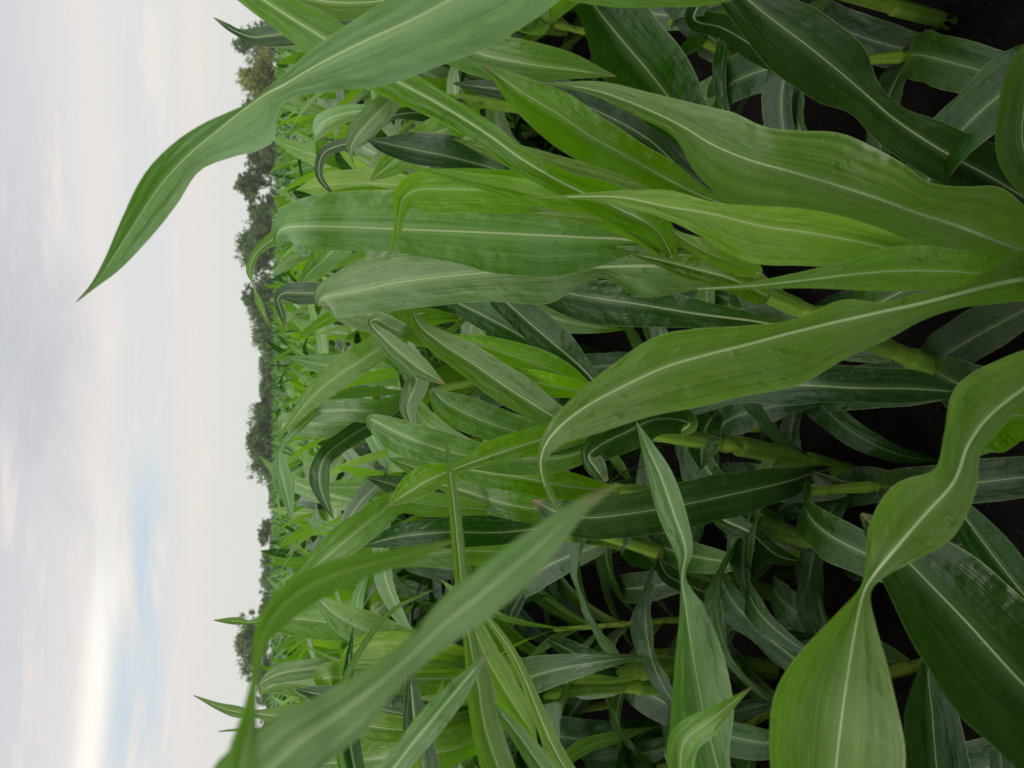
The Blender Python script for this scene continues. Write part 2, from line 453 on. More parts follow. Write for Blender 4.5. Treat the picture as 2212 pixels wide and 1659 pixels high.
# ------------------------------------------------------------------ the hero plants, leaf by leaf
GRP = 'corn plants of the field'
class Plant:
    def __init__(s, label, pts, r0=0.0135, r1=0.007, drop=None):
        """pts: stalk points from the ground up as (x, y) on the ground, then (x, y, d)"""
        if drop is not None:                     # one point only: the stalk falls to the ground under it
            top = at(*pts[0]); g = Vector((top.x + drop[0], top.y + drop[1], 0))
            W = [g, g.lerp(top, 0.35) + Vector((0, 0, 0.05)), g.lerp(top, 0.7) + Vector((0, 0, 0.04)), top]
        else:
            W = [at(pts[0][0], pts[0][1], ground_d(*pts[0][:2]))] + [at(*p) for p in pts[1:]]
            if len(W) == 2:
                W = [W[0], W[0].lerp(W[1], 0.4) + Vector((0, 0, 0.04)), W[1]]
        r0 *= 0.84; r1 *= 0.84
        s.base = Vector((W[0].x, W[0].y, 0))
        s.root = empty('corn_plant', s.base, label, 'corn plant', GRP)
        d0 = (W[1] - W[0]).normalized()
        W[0] = W[0] - d0 * (0.05 / max(d0.z, 0.35))
        s.C, (V, Q, UVs) = stalk_mesh(np.array([tuple(p) for p in W]), r0, r1)
        if s.base.y > 0.75:
            rr_ = random.Random(int(s.base.x * 1000)); VV, QQ, off = [], [], 0
            for q in range(7):
                a_ = q * .9 + rr_.uniform(-.3, .3); ca, sa = math.cos(a_), math.sin(a_); ln_ = rr_.uniform(.03, .055)
                pp = np.array([[ca * .008, sa * .008, .035], [ca * ln_ * .6, sa * ln_ * .6, .022], [ca * ln_, sa * ln_, -.02]]) + np.array(d0) * np.array([[.035], [.02], [0]]) * [1, 1, 0]
                v_, q_, u_ = tube(catmull(pp, 7), np.linspace(.0035, .002, 7), 6)
                VV.append(v_); QQ.append(q_ + off); off += len(v_)
            mesh_obj('prop_roots', np.concatenate(VV), np.concatenate(QQ), None, M['soil'], s.root)
        s.k = 0
        Cl = s.C; n_ = len(Cl)
        rs_ = random.Random(int(s.base.x * 977))
        for (ta, tb) in ((.06, .27), (.31, .52), (.56, .97)):
            ta += rs_.uniform(-.02, .02); i0, i1 = int(ta * 63), int(tb * 63)
            seg_ = catmull(Cl[i0:i1 + 1], 26); ff = np.linspace(0, 1, 26)
            rad_ = (r0 + (r1 - r0) * (ta + (tb - ta) * ff)) + .0022 + .0022 * ff ** 2
            rad_[-1] *= .8
            v_, q_, u_ = tube(seg_, rad_, 14)
            mesh_obj('sheath', v_ - np.array(s.base), q_, u_, M['sheath'], s.root)
        mesh_obj('stalk', V - np.array(s.base), Q, UVs, M['stalk'], s.root)
    def leaf(s, t, st, mat='mid', tilt=0.0, cup=0.3, ripple=0.004, d=None, label=None, rib=0.0030):
        """t: where on the stalk it starts; st: (x, y, half width up, half width down[, depth]) from base to tip"""
        s.k += 1
        p = Vector(s.C[min(int(t * 63), 63)])
        px, py, pd = proj(p)
        rows = [[px, py, 9 / max(pd, .3), 9 / max(pd, .3), pd]] if t >= 0 else []
        for q in st:
            rows.append([q[0], q[1], q[2], q[3], q[4] if len(q) > 4 else np.nan])
        rows = np.array(rows, float)
        if np.isnan(rows[-1, 4]): rows[-1, 4] = d if d is not None else rows[~np.isnan(rows[:, 4]), 4][-1]
        arc = np.concatenate([[0], np.cumsum(np.linalg.norm(np.diff(rows[:, :2], axis=0), axis=1))])
        ok = ~np.isnan(rows[:, 4])
        rows[:, 4] = np.interp(arc, arc[ok], rows[ok, 4])
        S = catmull(rows, 64)
        S[:, 4] = np.maximum(S[:, 4], 0.12)
        tx = np.gradient(S[:, 0]); ty = np.gradient(S[:, 1]); l = np.hypot(tx, ty) + 1e-6
        nx, ny = -ty / l, tx / l
        # smooth the screen normals
        for _ in range(3):
            nx[1:-1] = (nx[:-2] + nx[1:-1] * 2 + nx[2:]) / 4; ny[1:-1] = (ny[:-2] + ny[1:-1] * 2 + ny[2:]) / 4
        C, A, B = [], [], []
        for i in range(len(S)):
            x, y, wa, wb, dd = S[i]
            wa = max(wa, 0.4) if wa >= 0 else wa; wb = max(wb, 0.4) if wb >= 0 else wb
            tl = tilt(i / 63) if callable(tilt) else tilt
            C.append(at(x, y, dd))
            ca = -cup * abs(wa) / FP * dd; cb_ = -cup * abs(wb) / FP * dd
            A.append(at(x + nx[i] * wa, y + ny[i] * wa, dd + tl * wa / FP * dd + ca))
            B.append(at(x - nx[i] * wb, y - ny[i] * wb, dd - tl * wb / FP * dd + cb_))
        b = np.array(s.base)
        C = np.array([tuple(v) for v in C]) - b; A = np.array([tuple(v) for v in A]) - b; B = np.array([tuple(v) for v in B]) - b
        V, Q, UVs, Nn, L = blade(C, A, B, 5, 0.5, ripple, s.k * 13 + int(abs(s.base.x) * 100))
        lo = mesh_obj('leaf', V, Q, UVs, M[mat], s.root)
        if label: lo['label'] = label
        if rib:
            V, Q, UVs = rib_mesh(C, Nn, A, B, L, rib)
            mesh_obj('midrib', V, Q, UVs, M['rib'], lo)
        return lo
    def low(s, n=3, seed=0, mat='old_shade', lo=0.12, hi=0.5):
        """drooping lower leaves grown from the stalk itself"""
        r = random.Random(seed)
        a0 = r.uniform(0, 6.28)
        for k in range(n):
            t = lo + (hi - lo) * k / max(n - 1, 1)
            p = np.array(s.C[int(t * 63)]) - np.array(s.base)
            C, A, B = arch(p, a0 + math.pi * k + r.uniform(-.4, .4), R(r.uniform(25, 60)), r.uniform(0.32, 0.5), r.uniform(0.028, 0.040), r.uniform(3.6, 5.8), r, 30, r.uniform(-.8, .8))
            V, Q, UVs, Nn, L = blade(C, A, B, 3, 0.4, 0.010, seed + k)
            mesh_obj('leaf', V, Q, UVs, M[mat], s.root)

def arch(p, azm, el, length, hw, bend, r, n=22, twist=None):
    """centre line and edges of a leaf that leaves the stalk at el above the horizon and arches over"""
    d = np.array([math.cos(azm) * math.cos(el), math.sin(azm) * math.cos(el), math.sin(el)])
    side = np.array([-math.sin(azm), math.cos(azm), 0.0])
    tw = twist if twist is not None else r.uniform(-1.6, 1.6)
    sway = r.uniform(-0.9, 0.9)
    C, A, B = [], [], []
    q = np.array(p, float); h = length / (n - 1)
    e = el; az_ = azm
    for i in range(n):
        f = i / (n - 1)
        d = np.array([math.cos(az_) * math.cos(e), math.sin(az_) * math.cos(e), math.sin(e)])
        s0 = np.array([-math.sin(az_), math.cos(az_), 0.0]); n0 = np.cross(d, s0)
        a = tw * f * f
        sv = s0 * math.cos(a) + n0 * math.sin(a)
        W = hw * (min(1.0, (f / 0.22)) ** 0.6 * 0.62 + 0.38) * max(1 - max(0, (f - 0.45) / 0.55) ** 1.7, 0.0) if f < 1 else 0.0
        W = max(W, 0.0006)
        C.append(q.copy()); nv = np.cross(d, sv)
        lift = 0.28 * W * (1 - f * 0.6)
        A.append(q + sv * W - nv * -lift); B.append(q - sv * W - nv * -lift)
        q = q + d * h
        e -= bend * h * (0.35 + 1.5 * f) ; e = max(e, -1.45)
        az_ += sway * h * 1.6
    return np.array(C), np.array(A), np.array(B)

HERO_BASES = []
def KEEP(x, y):
    """nearest depth at which a field plant may show at this place of the grid"""
    if x < 640: return 2.3
    if x < 900: return 2.0
    if y > 1200 or y < 300: return 1.9
    return 1.75
P = {}
def plant(key, *a, **k):
    P[key] = Plant(*a, **k); HERO_BASES.append(P[key].base); return P[key]

# A: the upright plant right of the centre
a = plant('A', 'upright corn plant with two broad pale ribbed leaves standing at the middle right', [(2150, 850), (1970, 775, 1.36), (1740, 672, 1.22), (1600, 612, 1.14), (1500, 578, 1.08), (1440, 560, 1.06)], .017, .008)
a.leaf(.98, [(1380, 522, 20, 28), (1260, 512, 40, 76), (1140, 506, 70, 94), (1000, 500, 80, 72), (860, 495, 84, 50), (740, 490, 80, 54), (650, 489, 60, 55, 1.0), (618, 492, 40, 50, 1.02), (604, 500, 22, 42, 1.04), (597, 512, 10, 30, 1.06), (600, 534, 1, 6, 1.08)], 'pale', .1, .25, .003, rib=.0045)
a.leaf(.97, [(1380, 475, 14, 22, .93), (1250, 440, 45, 18), (1150, 416, 45, 44), (1050, 410, 45, 52, .88), (950, 408, 44, 54), (900, 410, 38, 50), (872, 428, 26, 34, .87), (863, 462, 9, 14, .86), (858, 505, 10, 8, .85), (845, 547, 1, 1, .85)], 'young', -.2, .3, .002, rib=.0018)
a.leaf(.96, [(1300, 452, 16, 18, .9), (1200, 428, 28, 26, .87), (1100, 406, 24, 20), (1010, 388, 16, 12), (930, 368, 5, 5), (849, 355, 1, 1, .85)], 'young', .2, .3, .002, rib=0)
a.leaf(.96, [(1330, 484, 30, 18, .92), (1230, 468, 28, 12, .90), (1130, 460, 12, 8), (1040, 462, 1, 1, .9)], 'young', -.3, .2, .001, rib=0)
a.leaf(.97, [(1420, 497, 35, 28, .86), (1330, 447, 48, 38, .83), (1230, 402, 28, 28, .80), (1130, 345, 22, 32, .78), (1050, 288, 27, 28), (950, 225, 28, 35, .77), (830, 160, 35, 45, .76), (720, 95, 45, 50, .76), (600, 20, 42, 38), (480, -60, 25, 25), (400, -110, 1, 1, .8)], 'mid', lambda f: -.5 if f > .3 else .2, .45, .002, rib=.002)
a.leaf(.86, [(1600, 579, 12, 14, 1.08), (1480, 575, 36, 56), (1380, 574, 42, 66, 1.06), (1300, 576, 40, 26), (1240, 580, 38, 44), (1180, 582, 38, 74), (1080, 586, 38, 68, 1.08), (960, 597, 46, 58), (860, 610, 60, 62, 1.1), (780, 627, 62, 52), (730, 636, 44, 50, 1.12), (702, 642, 34, 44, 1.13), (690, 650, 16, 26, 1.15), (690, 662, 2, 6, 1.17)], 'pale', -.15, .25, .006, rib=.0055)
a.leaf(.5, [(1740, 708, 14, 16, 1.26), (1620, 692, 18, 20, 1.25), (1500, 677, 32, 32), (1380, 657, 42, 50, 1.24), (1270, 641, 40, 58), (1180, 625, 32, 35), (1100, 620, 3, 3, 1.26)], 'old_shade', -.3, .3, .008, rib=.004)
a.leaf(.9, [(1640, 588, 12, 12, .98), (1570, 562, 26, 24, .93), (1510, 536, 24, 18, .92), (1465, 508, 9, 9), (1436, 478, 1, 1, .93)], 'young', .3, .3, .002, rib=.0012)
a.leaf(.8, [(1660, 640, 26, 26, 1.06), (1580, 602, 34, 30, 1.03), (1500, 580, 30, 26), (1420, 560, 14, 14), (1360, 548, 1, 1, 1.03)], 'mid', -.2, .4, .003, rib=.002)
a.low(5, 3)

# B: nearest plant at the right edge of the frame
b = plant('B', 'big near corn plant with long sweeping glossy leaves rising from the foreground corner', [(2900, 700), (2540, 640, .86), (2260, 600, .79)], .016, .010)
b.leaf(.9, [(2260, 566, 62, 40, .80), (2120, 508, 108, 50, .77), (2060, 485, 88, 62, .77), (1980, 460, 72, 72, .76), (1900, 430, 92, 68, .75), (1800, 398, 110, 76, .75), (1700, 368, 88, 92, .74), (1620, 345, 78, 96, .74), (1540, 312, 80, 76, .74), (1470, 270, 58, 30, .75), (1380, 228, 32, 22), (1290, 196, 20, 14, .77), (1220, 184, 8, 6), (1155, 180, 1, 1, .78)], 'mid', .35, .3, .004, rib=.0048, label='longest dark green leaf with a pale rib')
b.leaf(.97, [(2160, 606, 18, 18, .745), (2000, 560, 26, 24, .72), (1880, 528, 38, 46), (1750, 503, 50, 74, .71), (1640, 487, 44, 82), (1540, 462, 26, 58, .71), (1440, 446, 34, 26), (1340, 426, 15, 20, .72), (1240, 425, 5, 5), (1140, 428, 1, 1, .74)], 'young', -.3, .35, .003, rib=.0012)
b.leaf(.99, [(2200, 600, 36, 30, .735), (2080, 588, 48, 36, .70), (1950, 585, 56, 42), (1850, 592, 36, 34, .69), (1740, 605, 20, 18), (1620, 618, 8, 8, .7), (1530, 623, 3, 4), (1450, 625, 1, 1, .71)], 'young', .3, .3, .002, rib=.0014)
b.leaf(1.0, [(2230, 600, 62, 44, .72), (2160, 612, 40, 44, .69), (2080, 632, 18, 32, .67), (1990, 655, 22, 36, .66), (1910, 672, 20, 58), (1830, 690, 46, 78, .65), (1720, 716, 26, 106), (1600, 748, 42, 108, .63), (1520, 768, 58, 106), (1440, 792, 70, 100, .62), (1340, 838, 52, 84), (1260, 882, 34, 62, .61), (1205, 926, 22, 36, .61), (1178, 962, 14, 22, .62), (1168, 1000, 7, 10, .63), (1176, 1046, 4, 12, .64), (1192, 1082, 4, 11), (1214, 1118, 1, 1, .66)], 'mid', .25, .35, .003, rib=.0042, label='broad arching leaf with drooping thin tip')
b.leaf(.55, [(2300, 480, 76, 86, 1.1), (2150, 388, 68, 62, 1.08), (2030, 322, 56, 66, 1.06), (1930, 255, 32, 56, 1.04), (1880, 212, 34, 50), (1820, 160, 72, 82, 1.0), (1740, 95, 78, 92, .98), (1660, 35, 62, 70), (1570, -40, 40, 40), (1500, -100, 2, 2, .95)], 'old_shade', -.35, .35, .012, rib=.004, label='dark bluish rippled leaf')
b.leaf(.45, [(2300, 430, 50, 50, 1.0), (2215, 330, 80, 60, .98), (2215, 220, 72, 60, .97), (2250, 110, 30, 40), (2290, 20, 2, 2, .95)], 'pale', .3, .3, .006, rib=.003)
b.low(4, 8, lo=.1, hi=.35)

# C: bright twisting leaf lower right
c = plant('C', 'near corn plant whose bright leaf folds over then twists into a broad blade', [(3050, 760), (2650, 765, .72), (2340, 775, .64)], .015, .010)
c.leaf(.98, [(2280, 800, 60, 50, .61), (2200, 848, 80, 30, .59), (2132, 905, 96, 38, .575), (2092, 962, 58, 30, .56), (2062, 1040, 50, 52, .54), (2000, 1110, 96, 76, .53), (1935, 1185, 76, 44, .52), (1890, 1240, 26, 18, .52), (1868, 1275, 12, 14, .52), (1852, 1340, 52, 42, .51), (1838, 1420, 108, 84, .50), (1825, 1510, 148, 118, .49), (1812, 1610, 150, 142, .49), (1800, 1720, 128, 130, .49), (1785, 1850, 60, 60), (1775, 1940, 1, 1, .5)], 'mid', lambda f: .55 if f < .5 else -.1, .3, .003, rib=.0028, label='bright leaf twisted into a broad drooping blade')
c.leaf(.75, [(2280, 900, 40, 40, .72), (2180, 900, 60, 60, .7), (2120, 950, 46, 50, .69), (2105, 985, 6, 6, .69)], 'mid', .2, .3, .002)
c.low(4, 21, lo=.1, hi=.3)

# D: dark broad leaves in the lower right corner
d = plant('D', 'corn plant with the widest dark leaf filling the low corner of the foreground', [(2950, 1800), (2650, 1760, .82), (2480, 1720, .75)], .015, .010)
d.leaf(.95, [(2400, 1660, 90, 90, .71), (2212, 1478, 126, 150, .68), (2090, 1345, 122, 126, .68), (2000, 1252, 96, 88, .69), (1920, 1170, 52, 50, .71), (1860, 1110, 4, 4, .74)], 'old_shade', .3, .3, .003, rib=.0036, label='widest dark leaf, shaded along one half')
d.leaf(.7, [(2360, 1440, 50, 50, 1.0), (2230, 1305, 46, 46, 1.0), (2150, 1205, 46, 46), (2080, 1112, 28, 30, 1.02), (2020, 1040, 2, 2, 1.05)], 'old_shade', -.2, .3, .006, rib=.003)
d.leaf(.6, [(2200, 1880, 60, 60, .95), (2040, 1760, 76, 76, 1.0), (2024, 1659, 72, 66, 1.02), (2014, 1540, 55, 56), (2005, 1450, 20, 22), (2012, 1390, 2, 2, 1.05)], 'old_shade', .1, .3, .006, rib=.0026)
d.low(4, 31, lo=.1, hi=.35)

# I: grey green blade that narrows to a twist
i_ = plant('I', 'corn plant of the blue green blade that narrows to a twist and a thin tip', [(2450, 2050), (2000, 1990, .86), (1740, 1930, .72)], .015, .009)
i_.leaf(.98, [(1590, 1850, 70, 70, .68), (1552, 1659, 26, 102, .66), (1522, 1545, 66, 76, .65), (1500, 1430, 66, 44, .65), (1483, 1320, 38, 15, .66), (1474, 1245, 7, 6, .68), (1482, 1190, 15, 26, .69), (1456, 1110, 28, 32, .7), (1428, 1030, 26, 27, .71), (1398, 965, 14, 14), (1375, 912, 1, 1, .74)], 'pale', lambda f: .3 if f < .55 else -.3, .3, .002, rib=.0016, label='blue green blade pinched to a twist halfway')
i_.leaf(.9, [(1500, 1760, 26, 26, .62), (1470, 1660, 30, 26, .61), (1480, 1600, 34, 38, .60), (1530, 1560, 30, 30, .59), (1582, 1518, 11, 12, .59), (1625, 1484, 1, 1, .59)], 'pale', .5, .3, .002, rib=.001)
i_.low(4, 41, lo=.1, hi=.4)

# E: out of focus leaves at the near left
e = plant('E', 'out of focus corn plant whose blurred leaves cross the picture closest to the lens', [(3600, 2700), (2700, 2500, .5), (2100, 2350, .38)], .014, .010)
e.leaf(.98, [(1500, 2250, 130, 130, .33), (900, 2050, 130, 130, .29), (520, 1760, 100, 110, .275), (620, 1625, 78, 78, .275), (750, 1530, 62, 56, .27), (850, 1450, 34, 38, .27), (905, 1400, 34, 34, .27), (970, 1340, 46, 44, .265), (1060, 1268, 50, 46, .26), (1160, 1182, 40, 38), (1250, 1100, 18, 20), (1335, 1045, 1, 1, .26)], 'pale', .2, .25, .001, rib=0, label='blurred leaf crossing towards the middle')
e.leaf(.9, [(1200, 2350, 60, 60, .33), (700, 2050, 50, 50, .27), (520, 1780, 40, 40, .24), (522, 1650, 38, 34, .24), (545, 1540, 10, 22, .25), (553, 1450, 8, 9, .27), (568, 1372, 22, 20, .29), (612, 1308, 36, 32, .30), (690, 1256, 36, 34, .31), (790, 1222, 26, 26, .32), (890, 1196, 18, 16, .33), (990, 1165, 1, 1, .34)], 'mid', .2, .2, .001, rib=0, label='dark blurred leaf hooking against the sky')

# F: tall leaf that reaches into the sky
f_ = plant('F', 'tall near corn plant whose twisted leaf reaches far up into the sky', [(2600, -520), (2000, -480, .82), (1650, -420, .68)], .015, .010)
f_.leaf(.98, [(1330, -210, 80, 80, .60), (1120, -70, 96, 110, .58), (1000, -15, 86, 122, .575), (900, 38, 74, 112, .57), (785, 90, 50, 104, .57), (690, 138, 32, 72, .575), (610, 185, 16, 38, .58), (575, 203, 10, 50, .585), (542, 226, 6, 90, .59), (503, 256, 18, 84, .60), (462, 290, 32, 60, .61), (405, 338, 40, 40, .62), (345, 405, 44, 52, .63), (288, 490, 30, 44, .64), (238, 566, 14, 28), (200, 618, 6, 7), (165, 652, 1, 1, .66)], 'pale', lambda f: .5 - 1.4 * min(max((f - .5) / .08, 0), 1), .3, .003, rib=.003, label='twisted leaf reaching into the sky, tip slightly browned')
f_.leaf(.85, [(1600, -60, 52, 42, .72), (1400, -22, 46, 40, .72), (1250, -28, 34, 34), (1120, -45, 16, 16), (1040, -70, 1, 1, .74)], 'young', .3, .3, .002)
f_.leaf(.7, [(1000, -60, 50, 50, .9), (860, -5, 40, 38, .9), (720, 5, 42, 40), (620, -20, 30, 28), (540, -60, 1, 1, .9)], 'mid', -.3, .3, .003)
f_.leaf(.65, [(800, 60, 30, 30, .98), (680, 62, 32, 34, .98), (590, 76, 26, 24), (545, 80, 20, 16), (515, 70, 8, 9), (490, 57, 7, 6), (462, 38, 1, 1, 1.0)], 'old_shade', .3, .3, .002, rib=.001)
f_.low(4, 51, lo=.1, hi=.3)

# G: plant at the top with a stalk near the ground
g_ = plant('G', 'shaded corn plant with a thick leaning stalk under the dark rippled leaf', [(2068, 52), (1880, 0, 1.42), (1600, -80, 1.25), (1350, -110, 1.1)], .012, .009)
g_.leaf(.95, [(1150, 30, 50, 46, 1.0), (1170, 40, 30, 40, 1.0), (1130, 40, 30, 30), (1100, 20, 20, 16), (1060, 20, 1, 1, 1.02)], 'young', .3, .3, .002)
g_.leaf(.9, [(1240, -60, 45, 50, 1.1), (1285, 12, 46, 86, 1.1), (1342, 84, 78, 90, 1.1), (1400, 152, 86, 88, 1.1), (1460, 232, 70, 70, 1.12), (1500, 300, 36, 36), (1520, 350, 2, 2, 1.15)], 'old_shade', -.3, .35, .008, rib=.0042, label='dark leaf with a thick yellow rib')
g_.leaf(.97, [(1120, -60, 40, 40, .98), (930, 40, 50, 50, .95), (1020, 108, 50, 46, .96), (1130, 136, 44, 50, .96), (1230, 150, 22, 36), (1332, 165, 1, 1, .98)], 'mid', .3, .3, .003, rib=.002)
g_.leaf(.7, [(1500, 40, 22, 22, 1.25), (1560, 60, 24, 30), (1640, 110, 28, 30, 1.3), (1700, 170, 2, 2, 1.35)], 'old_shade', .3, .3, .004)
g_.low(4, 61, lo=.1, hi=.6)

# O: folded leaf between F and B
o_ = plant('O', 'corn plant with a folded V shaped leaf between the two nearest plants', [(2300, 640), (1960, 560, 1.25), (1700, 485, 1.1)], .014, .009)
o_.leaf(.95, [(1620, 458, 10, 10, 1.04), (1520, 425, 20, 14, 1.02), (1430, 380, 40, 34, 1.0), (1340, 330, 46, 44, .98), (1270, 290, 44, 56, .97), (1205, 245, 48, 62, .96), (1130, 200, 34, 40, .95), (1080, 165, 18, 18), (1040, 140, 1, 1, .95)], 'mid', .3, .5, .006, rib=.003)
o_.leaf(.9, [(1500, 445, 14, 14, 1.12), (1380, 415, 26, 26, 1.12), (1260, 385, 34, 34), (1150, 350, 30, 30, 1.12), (1050, 320, 16, 16), (980, 300, 1, 1, 1.14)], 'young', -.2, .4, .003, rib=.001)
o_.leaf(.7, [(1560, 440, 20, 20, 1.3), (1400, 300, 40, 46, 1.3), (1290, 240, 44, 40, 1.32), (1180, 200, 36, 30), (1060, 190, 20, 20), (980, 180, 2, 2, 1.34)], 'old_shade', .3, .4, .006, rib=.003)
o_.low(4, 71)

# H: plant in the middle of the frame
h = plant('H', 'corn plant in the centre with bright spear shaped whorl and a bare green stalk', [(1890, 1038), (1750, 1000, 1.6), (1620, 968, 1.5), (1480, 945, 1.38), (1380, 920, 1.3), (1300, 870, 1.24)], .019, .010)
h.leaf(1.0, [(1220, 812, 28, 28, 1.2), (1120, 772, 32, 27), (1040, 746, 22, 16), (960, 722, 1, 1, 1.2)], 'young', .3, .3, .002, rib=.0015)
h.leaf(.99, [(1260, 850, 20, 14, 1.18), (1180, 830, 26, 26, 1.15), (1100, 815, 24, 22), (1030, 790, 10, 10), (975, 765, 1, 1, 1.16)], 'young', -.3, .3, .002, rib=.001)
h.leaf(.96, [(1240, 915, 22, 24, 1.16), (1130, 858, 38, 36, 1.14), (1030, 790, 38, 36), (950, 738, 26, 28, 1.14), (905, 700, 12, 14), (888, 664, 3, 3, 1.16)], 'mid', .2, .35, .003, rib=.0028)
h.leaf(.92, [(1262, 800, 22, 24, 1.32), (1200, 745, 38, 32, 1.3), (1130, 685, 38, 32, 1.3), (1070, 630, 24, 24), (1030, 590, 2, 2, 1.32)], 'old_shade', -.2, .35, .006, rib=.003)
h.leaf(.9, [(1180, 760, 26, 26, 1.42), (1080, 700, 30, 30, 1.42), (990, 655, 22, 22), (930, 630, 2, 2, 1.45)], 'old_shade', .2, .35, .004, rib=.0025)
h.leaf(.9, [(1220, 955, 26, 26, 1.24), (1100, 928, 36, 36, 1.22), (1005, 892, 38, 40), (955, 862, 22, 30, 1.22), (932, 838, 2, 2, 1.24)], 'mid', .1, .35, .006, rib=.003)
h.leaf(.86, [(1230, 985, 22, 26, 1.24), (1120, 990, 28, 36, 1.2), (1010, 985, 34, 28, 1.16), (940, 966, 38, 36, 1.14), (870, 940, 32, 40, 1.13), (822, 915, 20, 30, 1.13), (798, 906, 12, 16, 1.15), (800, 930, 3, 3, 1.17)], 'pale', -.3, .3, .003, rib=.002, label='pale wet leaf bending over at its end')
h.leaf(.95, [(1250, 925, 28, 24, 1.16), (1150, 955, 32, 28, 1.12), (1060, 985, 30, 20, 1.1), (990, 1010, 14, 14, 1.09), (930, 1035, 34, 26, 1.08), (880, 1065, 28, 22), (835, 1095, 1, 1, 1.08)], 'mid', .3, .5, .002, rib=.0016)
h.leaf(.72, [(1490, 915, 24, 26, 1.3), (1420, 905, 32, 36, 1.22), (1350, 935, 36, 42, 1.17), (1292, 965, 34, 32, 1.14), (1272, 985, 20, 26, 1.13), (1290, 1015, 20, 22, 1.13), (1308, 1042, 6, 8, 1.14)], 'old_shade', .3, .3, .010, rib=.0026, label='torn crumpled leaf')
h.leaf(.6, [(1545, 895, 22, 16, 1.42), (1522, 930, 36, 36, 1.4), (1516, 970, 30, 34, 1.4), (1515, 1015, 2, 2, 1.42)], 'old_shade', .2, .4, .006, rib=.002)
h.leaf(.8, [(1420, 905, 20, 20, 1.4), (1560, 850, 30, 50, 1.32), (1700, 832, 40, 50, 1.25), (1850, 838, 30, 44, 1.22), (1980, 840, 30, 40), (2100, 850, 2, 2, 1.2)], 'old_shade', .3, .3, .006, rib=.003)
h.low(4, 81)

# J
j = plant('J', 'corn plant with a thick yellow green stalk behind the long dark ribbed leaf', [(1862, 1186), (1750, 1168, 1.66), (1640, 1130, 1.6), (1500, 1085, 1.48), (1330, 1060, 1.4)], .020, .011)
h.leaf(.1, [(1790, 1016, 10, 12, 1.6), (1700, 1040, 30, 34, 1.5), (1580, 1068, 46, 50, 1.42), (1460, 1093, 52, 52, 1.36), (1340, 1112, 46, 50, 1.32), (1262, 1118, 34, 46), (1200, 1105, 26, 32, 1.3), (1150, 1080, 3, 3, 1.32)], 'old_shade', -.3, .35, .008, rib=.0034, label='long dark leaf with a pale rib')
j.leaf(.98, [(1230, 1050, 30, 30, 1.36), (1120, 1030, 34, 34, 1.34), (1020, 1015, 28, 28), (950, 1005, 2, 2, 1.36)], 'mid', .2, .35, .004, rib=.002)
j.leaf(.95, [(1200, 1100, 26, 28, 1.42), (1100, 1090, 32, 32, 1.4), (1000, 1060, 26, 26), (930, 1040, 2, 2, 1.42)], 'mid', -.2, .35, .004, rib=.002)
j.leaf(.7, [(1560, 1120, 20, 22, 1.52), (1620, 1150, 22, 20, 1.5), (1680, 1200, 20, 18), (1740, 1215, 2, 2, 1.55)], 'old_shade', .3, .4, .005)
j.low(4, 91)

# L, L2: two stalks side by side
l1 = plant('L', 'slender corn plant, upper of two bright stalks leaning side by side', [(1692, 1288), (1590, 1261, 1.93), (1467, 1209, 1.82), (1320, 1156, 1.68), (1180, 1110, 1.55)], .020, .011)
l1.leaf(.98, [(1050, 1100, 14, 14, 1.4), (930, 1090, 28, 28, 1.3), (860, 1085, 26, 26, 1.25), (810, 1118, 32, 32, 1.22), (750, 1166, 36, 32, 1.2), (690, 1216, 28, 24, 1.2), (640, 1262, 18, 15), (604, 1304, 10, 9), (588, 1350, 1, 1, 1.2)], 'pale', -.3, .3, .003, rib=.0016, label='blue grey leaf drooping to a point')
l1.leaf(.95, [(1080, 1060, 30, 30, 1.55), (980, 1030, 30, 30), (900, 1010, 22, 22), (840, 990, 2, 2, 1.5)], 'mid', .2, .3, .004, rib=.002)
l1.leaf(.9, [(1080, 1150, 26, 28, 1.6), (960, 1150, 32, 32, 1.55), (860, 1160, 26, 26), (780, 1180, 2, 2, 1.55)], 'old_shade', -.2, .3, .004, rib=.002)
l1.leaf(.6, [(1440, 1240, 18, 20, 1.8), (1500, 1270, 20, 20), (1560, 1290, 16, 16), (1600, 1285, 2, 2, 1.85)], 'old_shade', .3, .4, .005)
l1.low(4, 101, lo=.15, hi=.8)
l2 = plant('L2', 'slender corn plant, lower of two bright stalks leaning side by side', [(1612, 1298), (1500, 1248, 2.0), (1371, 1184, 1.86), (1200, 1150, 1.72)], .016, .010)
l2.leaf(.95, [(1120, 1190, 28, 28, 1.7), (1000, 1190, 32, 32, 1.65), (900, 1200, 26, 26), (810, 1220, 2, 2, 1.65)], 'mid', .2, .3, .004, rib=.002)
l2.leaf(.9, [(1090, 1110, 28, 28, 1.75), (960, 1080, 32, 32, 1.7), (860, 1050, 24, 26), (790, 1030, 2, 2, 1.65)], 'old_shade', -.2, .3, .004, rib=.002)
l2.low(4, 111, lo=.15, hi=.8)

